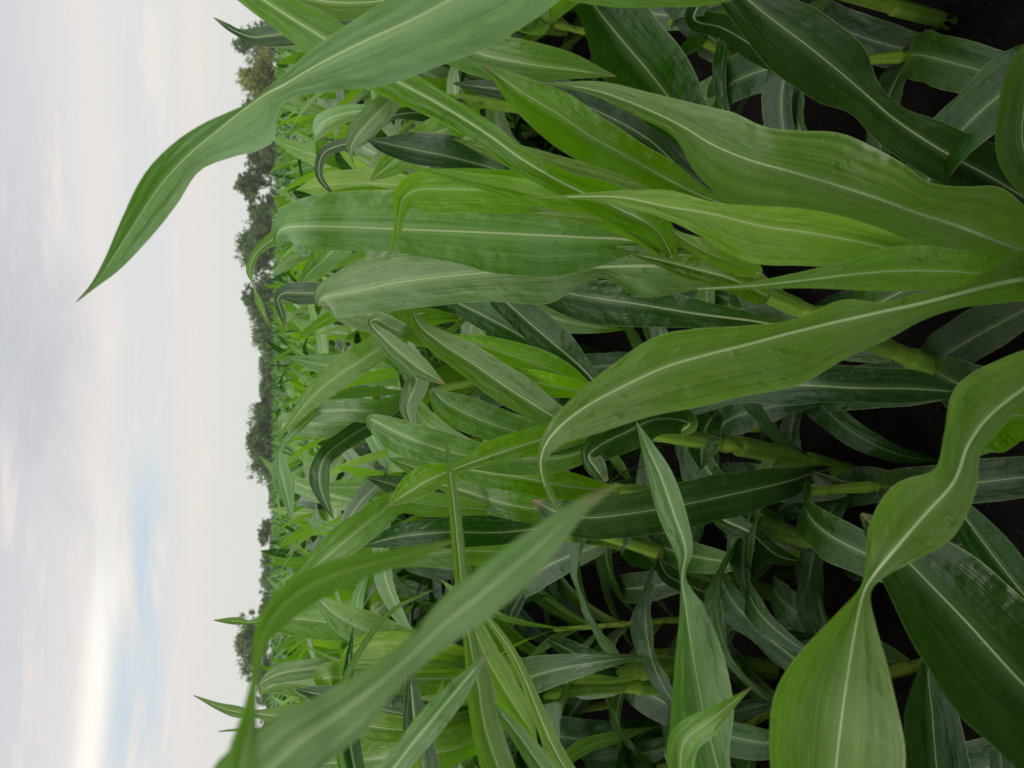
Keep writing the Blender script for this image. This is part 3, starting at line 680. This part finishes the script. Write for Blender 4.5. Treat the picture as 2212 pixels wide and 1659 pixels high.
# Kp: fan of leaves lower left
k_ = plant('K', 'corn plant with a leafy fan above a bright horizontal looking stalk at the left', [(1702, 1450), (1560, 1437, 1.9), (1409, 1444, 1.76), (1300, 1456, 1.66), (1180, 1450, 1.56), (1060, 1432, 1.48)], .023, .015)
k_.leaf(.98, [(1000, 1462, 28, 28, 1.44), (930, 1466, 34, 36, 1.42), (820, 1465, 38, 44, 1.42), (740, 1463, 36, 40), (705, 1464, 32, 32, 1.43), (696, 1470, 22, 22, 1.47), (715, 1482, 2, 2, 1.5)], 'mid', .1, .3, .002, rib=.0022, label='square ended leaf folded over at the top')
k_.leaf(.96, [(980, 1418, 28, 28, 1.4), (880, 1396, 38, 38, 1.36), (800, 1365, 40, 40, 1.35), (730, 1330, 30, 30), (685, 1292, 10, 10), (660, 1268, 1, 1, 1.36)], 'pale', -.2, .35, .003, rib=.0026)
k_.leaf(.94, [(900, 1392, 24, 24, 1.48), (800, 1362, 34, 34, 1.46), (720, 1346, 38, 38), (640, 1336, 32, 40, 1.46), (580, 1336, 18, 24), (545, 1344, 4, 4), (510, 1342, 9, 8), (462, 1340, 1, 1, 1.46)], 'mid', .2, .3, .003, rib=.0022, label='upright leaf with its thin tip in the sky')
k_.leaf(.95, [(900, 1436, 18, 18, 1.34), (800, 1432, 16, 16), (740, 1430, 6, 6), (640, 1385, 1, 1, 1.36)], 'young', .2, .3, .001, rib=0)
k_.leaf(.97, [(920, 1400, 22, 22, 1.3), (840, 1388, 26, 30, 1.28), (770, 1400, 18, 26), (740, 1430, 6, 12), (735, 1460, 1, 1, 1.3)], 'young', -.3, .35, .002, rib=0)
k_.leaf(.9, [(840, 1442, 16, 16, 1.5), (740, 1436, 18, 18), (660, 1445, 22, 22, 1.48), (600, 1456, 18, 22), (566, 1475, 7, 11), (553, 1493, 1, 1, 1.48)], 'pale', .2, .3, .002, rib=.0016)
k_.leaf(.92, [(930, 1520, 30, 30, 1.5), (820, 1515, 42, 36, 1.52), (720, 1490, 40, 40), (640, 1475, 34, 30), (590, 1480, 22, 20), (560, 1500, 2, 2, 1.55)], 'mid', .2, .35, .004, rib=.002)
k_.leaf(.55, [(1330, 1440, 18, 22, 1.66), (1280, 1430, 24, 20, 1.62), (1220, 1400, 22, 18), (1180, 1380, 2, 2, 1.62)], 'old_shade', .3, .4, .005)
k_.low(4, 121, lo=.15, hi=.75)
k2 = plant('K2', 'corn plant at the far left with a bright leaf tip standing in the sky', [(1650, 1530), (1420, 1485, 1.8), (1220, 1490, 1.62), (1080, 1530, 1.5)], .017, .011)
k2.leaf(.98, [(900, 1575, 26, 26, 1.3), (780, 1566, 34, 32, 1.26), (670, 1550, 32, 30), (590, 1546, 18, 18, 1.25), (548, 1540, 7, 9), (512, 1538, 14, 12), (470, 1526, 9, 7), (418, 1502, 1, 1, 1.25)], 'mid', -.2, .3, .002, rib=.002, label='bright tip standing in the sky')
k2.leaf(.95, [(820, 1610, 18, 18, 1.42), (690, 1590, 16, 16), (600, 1584, 12, 12), (545, 1576, 3, 3), (505, 1577, 3, 3), (472, 1580, 1, 1, 1.4)], 'mid', .2, .3, .002, rib=.001)
k2.leaf(.92, [(960, 1560, 36, 36, 1.4), (860, 1540, 40, 40, 1.38), (760, 1520, 34, 34), (690, 1500, 20, 20), (640, 1490, 2, 2, 1.4)], 'old_shade', .2, .35, .004, rib=.002)
k2.leaf(.9, [(1000, 1610, 36, 36, 1.35), (900, 1630, 40, 40, 1.3), (800, 1640, 34, 34), (700, 1650, 18, 18), (640, 1655, 2, 2, 1.3)], 'mid', -.2, .35, .004, rib=.002)
k2.low(4, 131, lo=.2, hi=.75)

# Mp: narrow near leaves lower left
m = plant('M', 'near corn plant sending many narrow crossing blades up from the lower edge', [(2700, 2250), (2000, 2050, .86), (1480, 1900, .72)], .014, .009)
m.leaf(.98, [(1150, 1830, 28, 28, .66), (1080, 1665, 36, 36, .64), (1046, 1560, 32, 30, .64), (1034, 1480, 30, 26), (1018, 1400, 17, 15, .65), (1001, 1290, 14, 14), (992, 1200, 14, 15), (982, 1100, 12, 12), (972, 1020, 8, 8), (963, 945, 1, 1, .68)], 'mid', .4, .3, .002, rib=.001, label='long narrow upright blade')
m.leaf(.95, [(1250, 1700, 20, 20, .80), (1100, 1400, 10, 10, .78), (1008, 1290, 9, 9, .76), (1040, 1395, 30, 28, .74), (1085, 1478, 38, 32, .73), (1130, 1550, 24, 22), (1161, 1606, 1, 1, .73)], 'young', -.3, .3, .002, rib=.0012)
m.leaf(.97, [(1340, 1800, 30, 30, .64), (1195, 1685, 30, 28, .62), (1132, 1602, 20, 20), (1096, 1556, 11, 12), (1066, 1518, 1, 1, .62)], 'pale', .4, .3, .001, rib=.0008)
m.leaf(.99, [(1000, 1860, 30, 30, .6), (830, 1700, 30, 30, .54), (862, 1645, 28, 28, .53), (920, 1572, 31, 31, .52), (980, 1500, 26, 25), (1020, 1452, 14, 14), (1058, 1405, 1, 1, .52)], 'pale', .2, .3, .001, rib=.0008)
m.leaf(.96, [(1100, 1830, 30, 30, .8), (935, 1740, 32, 30, .8), (912, 1645, 34, 30, .8), (896, 1560, 28, 26), (890, 1500, 18, 15), (884, 1436, 1, 1, .82)], 'old_shade', -.3, .35, .002, rib=.0012)
m.leaf(.94, [(1020, 1820, 26, 26, .74), (800, 1760, 26, 26, .72), (768, 1665, 22, 22, .72), (754, 1580, 22, 22), (752, 1500, 17, 17, .74), (754, 1430, 8, 9), (763, 1355, 1, 1, .76)], 'old_shade', .3, .35, .002, rib=.0012)
m.leaf(.93, [(980, 1800, 14, 14, .7), (760, 1700, 10, 10, .7), (730, 1600, 8, 8, .7), (732, 1530, 7, 7), (745, 1470, 7, 7), (785, 1394, 7, 7, .72), (845, 1320, 6, 5), (935, 1274, 1, 1, .74)], 'mid', .3, .3, .001, rib=0)
m.leaf(.97, [(960, 1760, 18, 18, .58), (898, 1650, 15, 15, .56), (928, 1560, 11, 11), (948, 1505, 6, 6), (958, 1466, 1, 1, .56)], 'young', .3, .3, .001, rib=0)
m.low(4, 141, lo=.1, hi=.3)

# N group: plants just behind, towards the horizon
n1 = plant('N1', 'corn plant with a long light leaf pointing down across the mid field', [(985, 690, 2.1)], .012, .008, drop=(.12, -.05))
n1.leaf(.99, [(930, 690, 16, 16, 1.95), (865, 722, 27, 24, 1.85), (785, 775, 34, 28, 1.8), (722, 816, 30, 30, 1.8), (664, 868, 20, 22), (628, 914, 8, 8), (601, 947, 1, 1, 1.8)], 'mid', .3, .35, .002, rib=.002)
n1.leaf(.97, [(900, 655, 22, 22, 2.0), (820, 680, 36, 36, 1.95), (750, 665, 34, 34), (700, 640, 18, 18), (680, 610, 1, 1, 2)], 'mid', -.3, .35, .003, rib=.002)
n1.leaf(.95, [(900, 640, 20, 20, 1.7), (780, 638, 24, 24, 1.6), (710, 634, 25, 23, 1.55), (650, 633, 25, 25), (612, 634, 17, 17), (600, 645, 9, 9, 1.56), (608, 675, 8, 8), (620, 714, 1, 1, 1.58)], 'old_shade', .2, .2, .001, rib=.001)
n1.leaf(.96, [(930, 740, 12, 12, 1.75), (880, 720, 16, 14, 1.6), (840, 705, 22, 20), (815, 690, 16, 18), (800, 695, 8, 8, 1.6), (840, 740, 22, 20, 1.58), (900, 790, 26, 24), (960, 830, 2, 2, 1.58)], 'pale', .2, .3, .003, rib=.002)
n1.low(4, 151, 'mid', .2, .9)
n2 = plant('N2', 'corn plant with a small twisted leaf near the horizon in the centre', [(880, 850, 2.4)], .012, .008, drop=(.1, -.05))
n2.leaf(.99, [(760, 850, 12, 12, 2.2), (700, 880, 8, 7, 2.1), (645, 925, 12, 8, 2.0), (608, 968, 4, 4), (604, 1002, 15, 15, 2.0), (612, 1040, 22, 24), (622, 1080, 12, 14), (632, 1132, 1, 1, 2.0)], 'pale', .3, .3, .001, rib=.0014)
n2.leaf(.97, [(830, 900, 20, 20, 2.2), (760, 940, 22, 22, 2.1), (700, 990, 20, 20, 2.0), (690, 1040, 22, 22), (705, 1090, 10, 10), (720, 1120, 1, 1, 2.0)], 'old_shade', .3, .35, .002, rib=.0014)
n2.leaf(.97, [(800, 910, 26, 26, 2.2), (720, 916, 32, 32, 2.15), (640, 915, 26, 26), (612, 918, 20, 20), (606, 930, 2, 2, 2.2)], 'pale', .1, .3, .001, rib=.002)
n2.leaf(.95, [(820, 885, 24, 24, 2.1), (750, 886, 24, 24, 2.05), (680, 890, 22, 22), (650, 895, 10, 10), (640, 905, 1, 1, 2.1)], 'pale', -.2, .3, .001, rib=.002)
n2.leaf(.9, [(900, 800, 18, 18, 2.0), (880, 780, 22, 20), (900, 820, 26, 26, 1.9), (880, 880, 18, 20), (900, 940, 2, 2, 1.9)], 'pale', .3, .4, .003, rib=.002)
n2.low(4, 161, 'mid', .2, .9)
n3 = plant('N3', 'corn plant with an oval pale leaf hanging below the long twisted leaf', [(960, 210, 1.75)], .012, .008, drop=(0, .05))
n3.leaf(.98, [(880, 185, 10, 10, 1.4), (836, 224, 25, 25, 1.3), (800, 260, 29, 29, 1.28), (770, 296, 25, 22), (757, 325, 6, 8), (763, 352, 1, 1, 1.28)], 'pale', .3, .3, .002, rib=.0014, label='oval pale leaf')
n3.leaf(.96, [(1110, 372, 16, 16, 1.4), (1040, 356, 32, 22, 1.38), (960, 336, 46, 28, 1.36), (880, 320, 36, 30), (822, 307, 10, 18), (790, 300, 1, 1, 1.36)], 'old_shade', .3, .35, .003, rib=.002)
n3.leaf(.9, [(1000, 260, 28, 28, 1.5), (920, 300, 34, 34, 1.45), (850, 350, 30, 30), (800, 390, 2, 2, 1.45)], 'mid', .3, .35, .003, rib=.002)
n3.leaf(.94, [(930, 240, 20, 20, 1.6), (850, 250, 10, 10, 1.55), (780, 300, 14, 14), (700, 330, 12, 12), (690, 380, 8, 8), (730, 430, 1, 1, 1.6)], 'old_shade', .3, .35, .002, rib=.001)
n3.low(4, 171, 'mid', .2, .9)
n4 = plant('N4', 'corn plant whose curled leaf tip hooks over against the dark trees', [(900, 430, 1.6)], .012, .008, drop=(.05, .1))
n4.leaf(.98, [(780, 420, 18, 18, 1.4), (700, 445, 24, 22, 1.3), (640, 480, 24, 20, 1.27), (590, 516, 14, 13), (553, 548, 10, 10, 1.26), (539, 585, 8, 8), (546, 612, 2, 2), (561, 655, 8, 7), (575, 690, 4, 4), (584, 710, 1, 1, 1.28)], 'mid', .3, .3, .002, rib=.001, label='hooked leaf with its thin tip hanging')
n4.leaf(.95, [(840, 460, 28, 28, 1.6), (760, 500, 34, 34, 1.6), (700, 560, 28, 28), (660, 600, 14, 14), (640, 640, 1, 1, 1.62)], 'mid', -.2, .3, .003, rib=.002)
n4.leaf(.9, [(860, 400, 26, 26, 1.6), (780, 395, 30, 30, 1.65), (700, 400, 26, 26), (640, 410, 1, 1, 1.7)], 'young', .2, .3, .002, rib=.001)
n4.low(4, 181, 'mid', .2, .9)

# short shaded plants and lower leaves between the near rows
SHORT = [(-.55, .80), (.30, 1.12), (.42, 1.30), (.55, 1.0), (.62, 1.35), (.15, 1.30), (-.10, 1.45), (-.30, 1.20), (-.46, 1.05), (-.62, 1.30), (-.80, 1.45), (.02, 1.62), (-.35, 1.85), (.34, 1.62), (-.15, 1.05), (.80, 1.35), (-.95, 1.15)]
SPOT = ['behind the widest dark leaf', 'under the dark rippled leaf', 'behind the longest dark leaf', 'in the dark near the top corner', 'in shade behind the thick ribbed leaf', 'beneath the bright crossing leaves', 'in the dark gap behind the broad arching leaf', 'beside the twisted bright leaf', 'under the broad drooping blade', 'beneath the two slender bright stalks', 'at the foot of the leafy fan', 'behind the bare green stalk', 'in the dark opening left of the middle', 'below the folded V shaped leaf', 'on bare soil next to the bare green stalk', 'on the soil at the far top edge', 'on the soil at the low left edge']
for q, ((gx, gy), sp_) in enumerate(zip(SHORT, SPOT)):
    r_ = random.Random(500 + q)
    bx, by = gx + r_.uniform(-.03, .03), gy + r_.uniform(-.03, .03)
    base = Vector((bx, by, 0)); hh = r_.uniform(.20, .30)
    pl = Plant.__new__(Plant)
    pl.base = base; pl.k = 0; pl.root = empty('corn_plant', base, 'short shaded corn plant ' + sp_, 'corn plant', GRP)
    ln_ = Vector((r_.uniform(-.06, .06), r_.uniform(-.06, .06), 0))
    pl.C, (V, Q, UVs) = stalk_mesh(np.array([tuple(base + Vector((0, 0, -.02))), tuple(base + ln_ * .4 + Vector((0, 0, hh * .5))), tuple(base + ln_ + Vector((0, 0, hh)))]), .010, .006, 3)
    mesh_obj('stalk', V - np.array(base), Q, UVs, M['stalk'], pl.root)
    pl.low(4, 600 + q, 'old_shade', .2, .97)
    HERO_BASES.append(base)


# ------------------------------------------------------------------ the field: plants one by one, then the far crop
def proto(seed, height=0.78, nleaf=9, res=22, na=2, parts=True):
    r = random.Random(seed)
    lean = (r.uniform(-.10, .10), r.uniform(-.10, .10))
    hs = height * 0.62
    P = np.array([[0, 0, -0.02], [lean[0] * .2, lean[1] * .2, hs * .4], [lean[0] * .6, lean[1] * .6, hs * .75], [lean[0], lean[1], hs]])
    C, st = stalk_mesh(P, 0.0115, 0.006)
    a0 = r.uniform(0, math.pi)
    out = [('stalk', st, 'stalk')]
    for k in range(nleaf):
        f = k / (nleaf - 1)
        t = 0.18 + 0.80 * f
        azm = a0 + math.pi * k + r.uniform(-0.45, 0.45)
        el = R(38 + 40 * f + r.uniform(-9, 9)) if k < nleaf - 2 else R(r.uniform(72, 86))
        ln = (0.42 + 0.34 * math.sin(math.pi * (0.2 + 0.62 * f))) * r.uniform(.85, 1.1) * height / 0.78
        if k >= nleaf - 2: ln *= 0.62
        hw = (0.030 + 0.017 * math.sin(math.pi * (0.15 + 0.7 * f))) * r.uniform(.85, 1.1)
        if k == nleaf - 1: hw *= 0.45
        Cc, A, B = arch(C[min(int(t * 63), 63)], azm, el, ln, hw, r.uniform(2.6, 5.0) * (1 if k < nleaf - 2 else 0.45), r, res)
        V, Q, UVs, Nn, L = blade(Cc, A, B, na, 0.4, 0.006 if parts else 0.0, seed * 31 + k)
        mat = ('young' if k == nleaf - 1 or seed % 4 == 0 else 'mid') if k >= nleaf - 2 else ('old_shade' if f < 0.36 else r.choice(['mid', 'pale', 'mid', 'pale', 'old_shade']))
        out.append(('leaf', (V, Q, UVs), mat))
    return out

ROWDIR = Vector((-0.6, 0.8, 0)); ROWN = Vector((0.8, 0.6, 0)); ROWP = 0.72
ORG = Vector((0.0, 0.92, 0))
cands = []
rr = random.Random(11)
for k in range(-30, 75):
    j = -60.0
    while j < 75:
        p = ORG + ROWN * (k * ROWP + rr.uniform(-.03, .03)) + ROWDIR * j
        j += 0.155 + rr.uniform(-.03, .035)
        if p.y < -1.6 or p.y > 42: continue
        if abs(p.x) > max(p.y, 0) * 0.56 + 1.3: continue
        cands.append(p)
cands.sort(key=lambda p: p.y * p.y + p.x * p.x)
protos = []
for i in range(9):
    hh = 0.90 + 0.05 * (i % 4)
    root = empty('corn_plant', (0, 0, 0), 'x', 'corn plant', GRP)
    for nm, (V, Q, UVs), mt in proto(100 + i, hh, 10 + i % 3):
        mesh_obj(nm, V, Q, UVs, M[mt], root)
    top = []
    for ch in root.children:
        me = ch.data
        for v in list(me.vertices)[::5]: top.append(v.co.copy())
    protos.append((root, top))
def side(p):
    a = p.x / p.y
    return 'left' if a < -0.17 else ('right' if a > 0.17 else 'middle')
placed = []
used = set()
nind = 0
far = []
for p in cands:
    dist = math.hypot(p.x, p.y)
    if nind < 268 and dist > 0.42:
        for att in range(14 if dist < 1.9 else 1):
            i = rr.randrange(9); rz = rr.uniform(0, 6.28); s_ = rr.uniform(0.9, 1.08) * (1 - 0.035 * att)
            root, top = protos[i]
            c_, q_ = math.cos(rz), math.sin(rz)
            bad = False
            inside = 0
            for v in top:
                wv = Vector((p.x + (v.x * c_ - v.y * q_) * s_, p.y + (v.x * q_ + v.y * c_) * s_, v.z * s_))
                if (wv - EYE).length < 0.2: bad = True
                x, y, d = proj(wv)
                if -60 < x < 2272 and -60 < y < 1720 and d > 0:
                    inside += 1
                    if d < KEEP(x, y): bad = True
                if bad: break
            if not bad: break
        if bad: continue
        if inside == 0 and dist > 1.9: continue
        if any((p - q).length < 0.12 for q in HERO_BASES): continue
        if i in used:
            o = root.copy(); COL.objects.link(o)
            for ch in root.children:
                c = ch.copy(); COL.objects.link(c); c.parent = o
        else:
            o = root; used.add(i)
        o.location = p; o.rotation_euler = (0, 0, rz); o.scale = (s_, s_, s_)
        sd_ = side(p)
        if inside == 0: lab = 'corn plant beside the camera whose leaves stay outside the picture'
        elif dist < 2.2: lab = 'corn plant close behind the foreground leaves at the %s of the field' % sd_
        elif dist < 3.6: lab = 'corn plant in the near rows of the field, %s part, arching green leaves' % sd_
        elif dist < 5.2: lab = 'small looking corn plant in the middle distance, %s part of the field' % sd_
        else: lab = 'distant corn plant among dense leaf tips towards the tree line, %s part' % sd_
        o['label'] = lab; o['category'] = 'corn plant'; o['group'] = GRP
        placed.append(p); nind += 1
    else:
        far.append(p)
for i in range(9):
    if i not in used:
        for ch in list(protos[i][0].children): bpy.data.objects.remove(ch)
        bpy.data.objects.remove(protos[i][0])

# far crop, one mesh
lowp = []
for i in range(7):
    for nm, (V, Q, UVs), mt in [('a', b[1], b[2]) for b in []]: pass
    parts = proto(300 + i, 0.86 + 0.05 * (i % 4), 8, 9, 1, False)
    VV, QQ, UU, off = [], [], [], 0
    for nm, (V, Q, UVs), mt in parts:
        if nm == 'stalk': continue
        VV.append(V); QQ.append(Q + off); UU.append(UVs); off += len(V)
    lowp.append((np.concatenate(VV), np.concatenate(QQ), np.concatenate(UU)))
def merge(points, mats, name, label, seed):
    r = random.Random(seed)
    groups = {m: ([], [], [], 0) for m in mats}
    VV, QQ, UU, off, MI = [], [], [], 0, []
    for p in points:
        V, Q, UVs = r.choice(lowp)
        a = r.uniform(0, 6.28); s_ = r.uniform(0.9, 1.1)
        c_, q_ = math.cos(a) * s_, math.sin(a) * s_
        W = np.stack([V[:, 0] * c_ - V[:, 1] * q_ + p[0], V[:, 0] * q_ + V[:, 1] * c_ + p[1], V[:, 2] * s_ * r.uniform(0.95, 1.06)], 1)
        VV.append(W); QQ.append(Q + off); UU.append(UVs); off += len(V)
        MI.append(np.full(len(Q), r.randrange(len(mats))))
    o = mesh_obj(name, np.concatenate(VV), np.concatenate(QQ), np.concatenate(UU), M[mats[0]])
    for m in mats[1:]: o.data.materials.append(M[m])
    o.data.polygons.foreach_set('material_index', np.concatenate(MI).astype(np.int32))
    o['label'] = label; o['category'] = 'corn crop'; o['kind'] = 'stuff'
    return o
fp = []
rs = random.Random(77)
for k in range(-30, 40):                # the crop goes on beside and behind the camera
    j = -14.0
    while j < 14:
        p = ORG + ROWN * (k * ROWP + rs.uniform(-.03, .03)) + ROWDIR * j
        j += 0.19 + rs.uniform(-.03, .05)
        if p.y < -5 or p.y > 4.5: continue
        if abs(p.x) < max(p.y, 0) * 0.56 + 1.36 and p.y > -1.66: continue
        if abs(p.x) > max(p.y, 0) * 0.56 + 5: continue
        fp.append((p.x, p.y))
for p in far:
    if p.y < 3: continue
    if abs(p.x) > p.y * 0.52 + 0.5: continue
    if p.y > 18 and rr.random() > 0.55: continue
    fp.append((p.x, p.y))
for _ in range(5200):
    y = 42 + 118 * rr.random() ** 1.5
    fp.append((rr.uniform(-0.52, 0.52) * y, y))
merge(fp, ['mid', 'pale', 'old_shade', 'old_shade', 'mid'], 'corn_crop', 'dense far corn crop fading to a flat green band below the trees', 5)

# ------------------------------------------------------------------ ground
gr = random.Random(3)
def grid_ground():
    xs = np.concatenate([np.linspace(-300, -8, 12)[:-1], np.linspace(-8, 8, 260), np.linspace(8, 300, 12)[1:]])
    ys = np.concatenate([np.linspace(-60, -1, 6)[:-1], np.linspace(-1, 9, 170), np.linspace(9, 420, 14)[1:]])
    Xg, Yg = np.meshgrid(xs, ys)
    Zg = np.zeros_like(Xg)
    r = np.random.RandomState(4)
    near = np.clip((8 - np.abs(Xg)) / 2, 0, 1) * np.clip((9 - Yg) / 2, 0, 1) * np.clip(Yg + 1, 0, 1)
    for k in range(26):
        a = r.uniform(0, 6.28); f = r.uniform(6, 48)
        Zg += np.sin((Xg * math.cos(a) + Yg * math.sin(a)) * f + r.uniform(0, 6.28)) * 0.05 / f * 2.2
    Zg += (r.rand(*Zg.shape) - .5) * 0.012
    Zg *= near
    V = np.stack([Xg, Yg, Zg], -1).reshape(-1, 3)
    n, m = Xg.shape
    idx = np.arange(n * m).reshape(n, m)
    Q = np.stack([idx[:-1, :-1], idx[:-1, 1:], idx[1:, 1:], idx[1:, :-1]], -1).reshape(-1, 4)
    return mesh_obj('ground', V, Q, None, M['soil'])
g = grid_ground(); g['kind'] = 'structure'

# ------------------------------------------------------------------ the tree line
def tree(x_top, y0, y1, D, mat, label, dens=1.0, airy=0.0, trunk=0.3, seed=0, shape='round'):
    y0, y1 = (y0 + y1) / 2 - (y1 - y0) * .61, (y0 + y1) / 2 + (y1 - y0) * .61
    """crown from grid row x_top down to the field, between grid columns y0 and y1, D metres away"""
    r = np.random.RandomState(seed)
    ym = (y0 + y1) / 2
    xb = 585 + 0.0105 * (ym - 829)
    def wp(x, y):
        v = ray(x, y); k_ = D / v.y
        return EYE + v * k_
    top = wp(x_top, ym).z; half = abs(wp(xb, y0).x - wp(xb, y1).x) / 2
    cxw = wp(xb, ym).x
    root = empty('tree', (cxw, D, 0), label, 'tree', 'trees along the far edge of the field')
    hgt = top
    # lobes
    nl = max(6, int(13 * dens))
    lobes = []
    lowz = hgt * trunk
    for k in range(nl):
        f = (k + .5) / nl
        z = lowz + (hgt - lowz) * (0.15 + 0.68 * f)
        wd = half * (0.75 * math.sin(math.pi * (0.25 + 0.6 * f)) if shape == 'round' else 0.8 * (1 - f * .75))
        th = r.uniform(0, 6.28); q = r.uniform(0.2, 0.95)
        rad = half * r.uniform(0.30, 0.50) * (1 if shape == 'round' else (1.1 - .6 * f))
        lobes.append((math.cos(th) * wd * q, math.sin(th) * wd * q, min(z, hgt - rad * 0.8), rad))
    lobes.append((r.uniform(-.15, .15) * half, 0, hgt - half * 0.36, half * 0.36))
    lobes.append((half * .62, 0, lowz + (hgt - lowz) * .45, half * .36)); lobes.append((-half * .62, 0, lowz + (hgt - lowz) * .5, half * .36))
    if airy < .42:
        for q in np.linspace(-1.0, 1.0, 7):
            lobes.append((half * q, r.uniform(-.2, .2) * half, lowz + half * .25 + r.uniform(0, .4) * half, half * r.uniform(.34, .48)))
    cnt = int(9000 * dens * (1 - airy * .5))
    V, Q = [], []
    k = 0
    sub = []
    for (lx, ly, lz, lr) in lobes:
        for _ in range(int(16 * (1 - airy * .4))):
            d = r.normal(size=3); d /= np.linalg.norm(d)
            q = r.uniform(.35, 1.0) ** .6
            sub.append((lx + d[0] * lr * q, ly + d[1] * lr * q, lz + d[2] * lr * .85 * q, lr * r.uniform(.16, .34)))
    for _ in range(cnt):
        lx, ly, lz, lr = sub[r.randint(len(sub))]
        d = r.normal(size=3) * .55
        c = np.array([lx + d[0] * lr, ly + d[1] * lr, lz + d[2] * lr])
        if c[2] > hgt + .25 or c[2] < 0.5: continue
        s = r.uniform(.08, .19)
        a = r.normal(size=3); a /= np.linalg.norm(a); b = np.cross(a, r.normal(size=3)); b /= np.linalg.norm(b)
        V += [c - a * s - b * s * .6, c + a * s * .7 - b * s * .3, c + a * s + b * s * .6, c - a * s * .6 + b * s * .5]
        Q.append([k, k + 1, k + 2, k + 3]); k += 4
    mesh_obj('crown', V, Q, None, M[mat], root, smooth=False)
    P = [[0, 0, -.1], [r.uniform(-.1, .1), 0, hgt * .35], [r.uniform(-.25, .25), 0, hgt * .85]]
    C = catmull(np.array(P), 12)
    V, Q, UVs = tube(C, np.linspace(.035 * hgt * .5 + .03, .02, 12), 8)
    VV, QQ, off = [V], [Q], len(V)
    for (lx, ly, lz, lr) in lobes:
        b0 = C[r.randint(4, 9)]
        L_ = np.array([b0, (b0 + [lx, ly, lz]) / 2 + [0, 0, -.15], [lx, ly, lz]])
        V, Q, UVs = tube(catmull(L_, 7), np.linspace(.07, .015, 7), 5)
        VV.append(V); QQ.append(Q + off); off += len(V)
    mesh_obj('trunk', np.concatenate(VV), np.concatenate(QQ), None, M['bark'], root)
    return root

TREES = [
 (500, 62, 135, 128, 'tree_dark', 'dark tree with a thin twig on top, rightmost beyond the tall foreground leaves', 1.0, .3),
 (511, 130, 208, 120, 'tree_olive', 'olive green dome shaped tree, rightmost bright crown of the tree line', 1.3, 0),
 (525, 205, 268, 128, 'tree_dark', 'dark tree mostly hidden behind the twisted foreground leaf', 1.0, .1),
 (530, 262, 318, 125, 'tree_grey', 'grey green tree showing just under the drooping leaf edge', 1.0, .1),
 (528, 313, 372, 124, 'tree_grey', 'bushy grey green tree left of the drooping foreground leaf', 1.0, 0),
 (507, 372, 432, 122, 'tree_dark', 'tall loose tree with sky gaps near its foot and ragged top', .9, .45),
 (531, 430, 490, 126, 'tree_dark', 'ragged lower tree between two taller crowns', .9, .3),
 (508, 484, 585, 118, 'tree_dark', 'tall wide dark tree behind the curled corn leaf tip', 1.5, .1),
 (523, 610, 694, 120, 'tree_dark', 'round dark tree beside the bright gap of sky', 1.2, .1),
 (544, 690, 757, 122, 'tree_grey', 'lower olive grey tree stepping down from its taller neighbour', 1.0, .1),
 (562, 750, 812, 130, 'tree_grey', 'low even hedge like tree, first of two in the lowest stretch', .9, 0),
 (563, 805, 868, 131, 'tree_grey', 'low even hedge like tree, second of two in the lowest stretch', .9, 0),
 (546, 862, 910, 124, 'tree_dark', 'narrow dark tree leaning on the biggest crown of the tree line', .9, 0),
 (535, 900, 1004, 116, 'tree_dark', 'biggest broad dark crown in the middle of the tree line', 1.7, 0),
 (572, 1000, 1042, 128, 'tree_dark', 'small dark tree at the foot of the biggest crown', .7, .1),
 (584, 1040, 1085, 136, 'tree_grey', 'very low far bush barely above the corn', .5, .2),
 (558, 1126, 1170, 126, 'tree_grey', 'small sparse tree with a bare twig sticking up', .5, .5),
 (586, 1165, 1208, 140, 'tree_grey', 'very low far shrub between the sparse trees', .5, .2),
 (564, 1204, 1292, 122, 'tree_grey', 'wide flat airy tree with sky showing through its foot', 1.0, .55),
 (560, 1296, 1340, 122, 'tree_dark', 'small round dark tree next to the leaf tip in the sky', .7, .2),
 (509, 1350, 1438, 112, 'tree_grey', 'tall airy tree crossed by the blurred leaf', 1.2, .4),
 (552, 1432, 1494, 118, 'tree_dark', 'dark shorter tree joined to the tall airy tree', 1.0, .2),
 (566, 1497, 1522, 120, 'tree_dark', 'tiny tree with its trunk showing', .4, .2),
 (584, 1520, 1560, 134, 'tree_grey', 'low scrubby tree left of the tiny tree', .5, .2),
 (565, 1560, 1625, 124, 'tree_dark', 'leftmost dark tree behind the blurred leaf', .8, .2),
]
for i, (xt, y0, y1, D, mt, lab, dn, airy) in enumerate(TREES):
    tree(xt, y0 - 3, y1 + 3, D, mt, lab, dn, airy, 0.10 if airy < .4 else .34, 40 + i)
#print('PLACED', len(placed), [sum(1 for p in placed if math.hypot(p.x, p.y) < d) for d in (.8, 1.2, 1.6, 2, 3, 4, 5)], 'behind', sum(1 for p in placed if p.y < .3), 'maxd', max(p.y for p in placed))

# ------------------------------------------------------------------ haze
def haze_box(x, y0, y1, z0, z1, dens):
    t = NT('thin haze')
    v = t.new('ShaderNodeVolumePrincipled')
    v.inputs['Color'].default_value = (0.88, 0.95, 0.88, 1); v.inputs['Density'].default_value = dens
    v.inputs['Anisotropy'].default_value = 0.2
    o = t.new('ShaderNodeOutputMaterial'); t.l.new(v.outputs[0], o.inputs['Volume'])
    V = [(-x, y0, z0), (x, y0, z0), (x, y1, z0), (-x, y1, z0), (-x, y0, z1), (x, y0, z1), (x, y1, z1), (-x, y1, z1)]
    Q = [(0, 3, 2, 1), (4, 5, 6, 7), (0, 1, 5, 4), (1, 2, 6, 5), (2, 3, 7, 6), (3, 0, 4, 7)]
    o = mesh_obj('haze', V, Q, None, t.m, smooth=False)
    o['kind'] = 'stuff'; o['label'] = 'thin pale haze over the field'; o['category'] = 'haze'
haze_box(310, -70, 430, -1.0, 14.0, 0.00035)
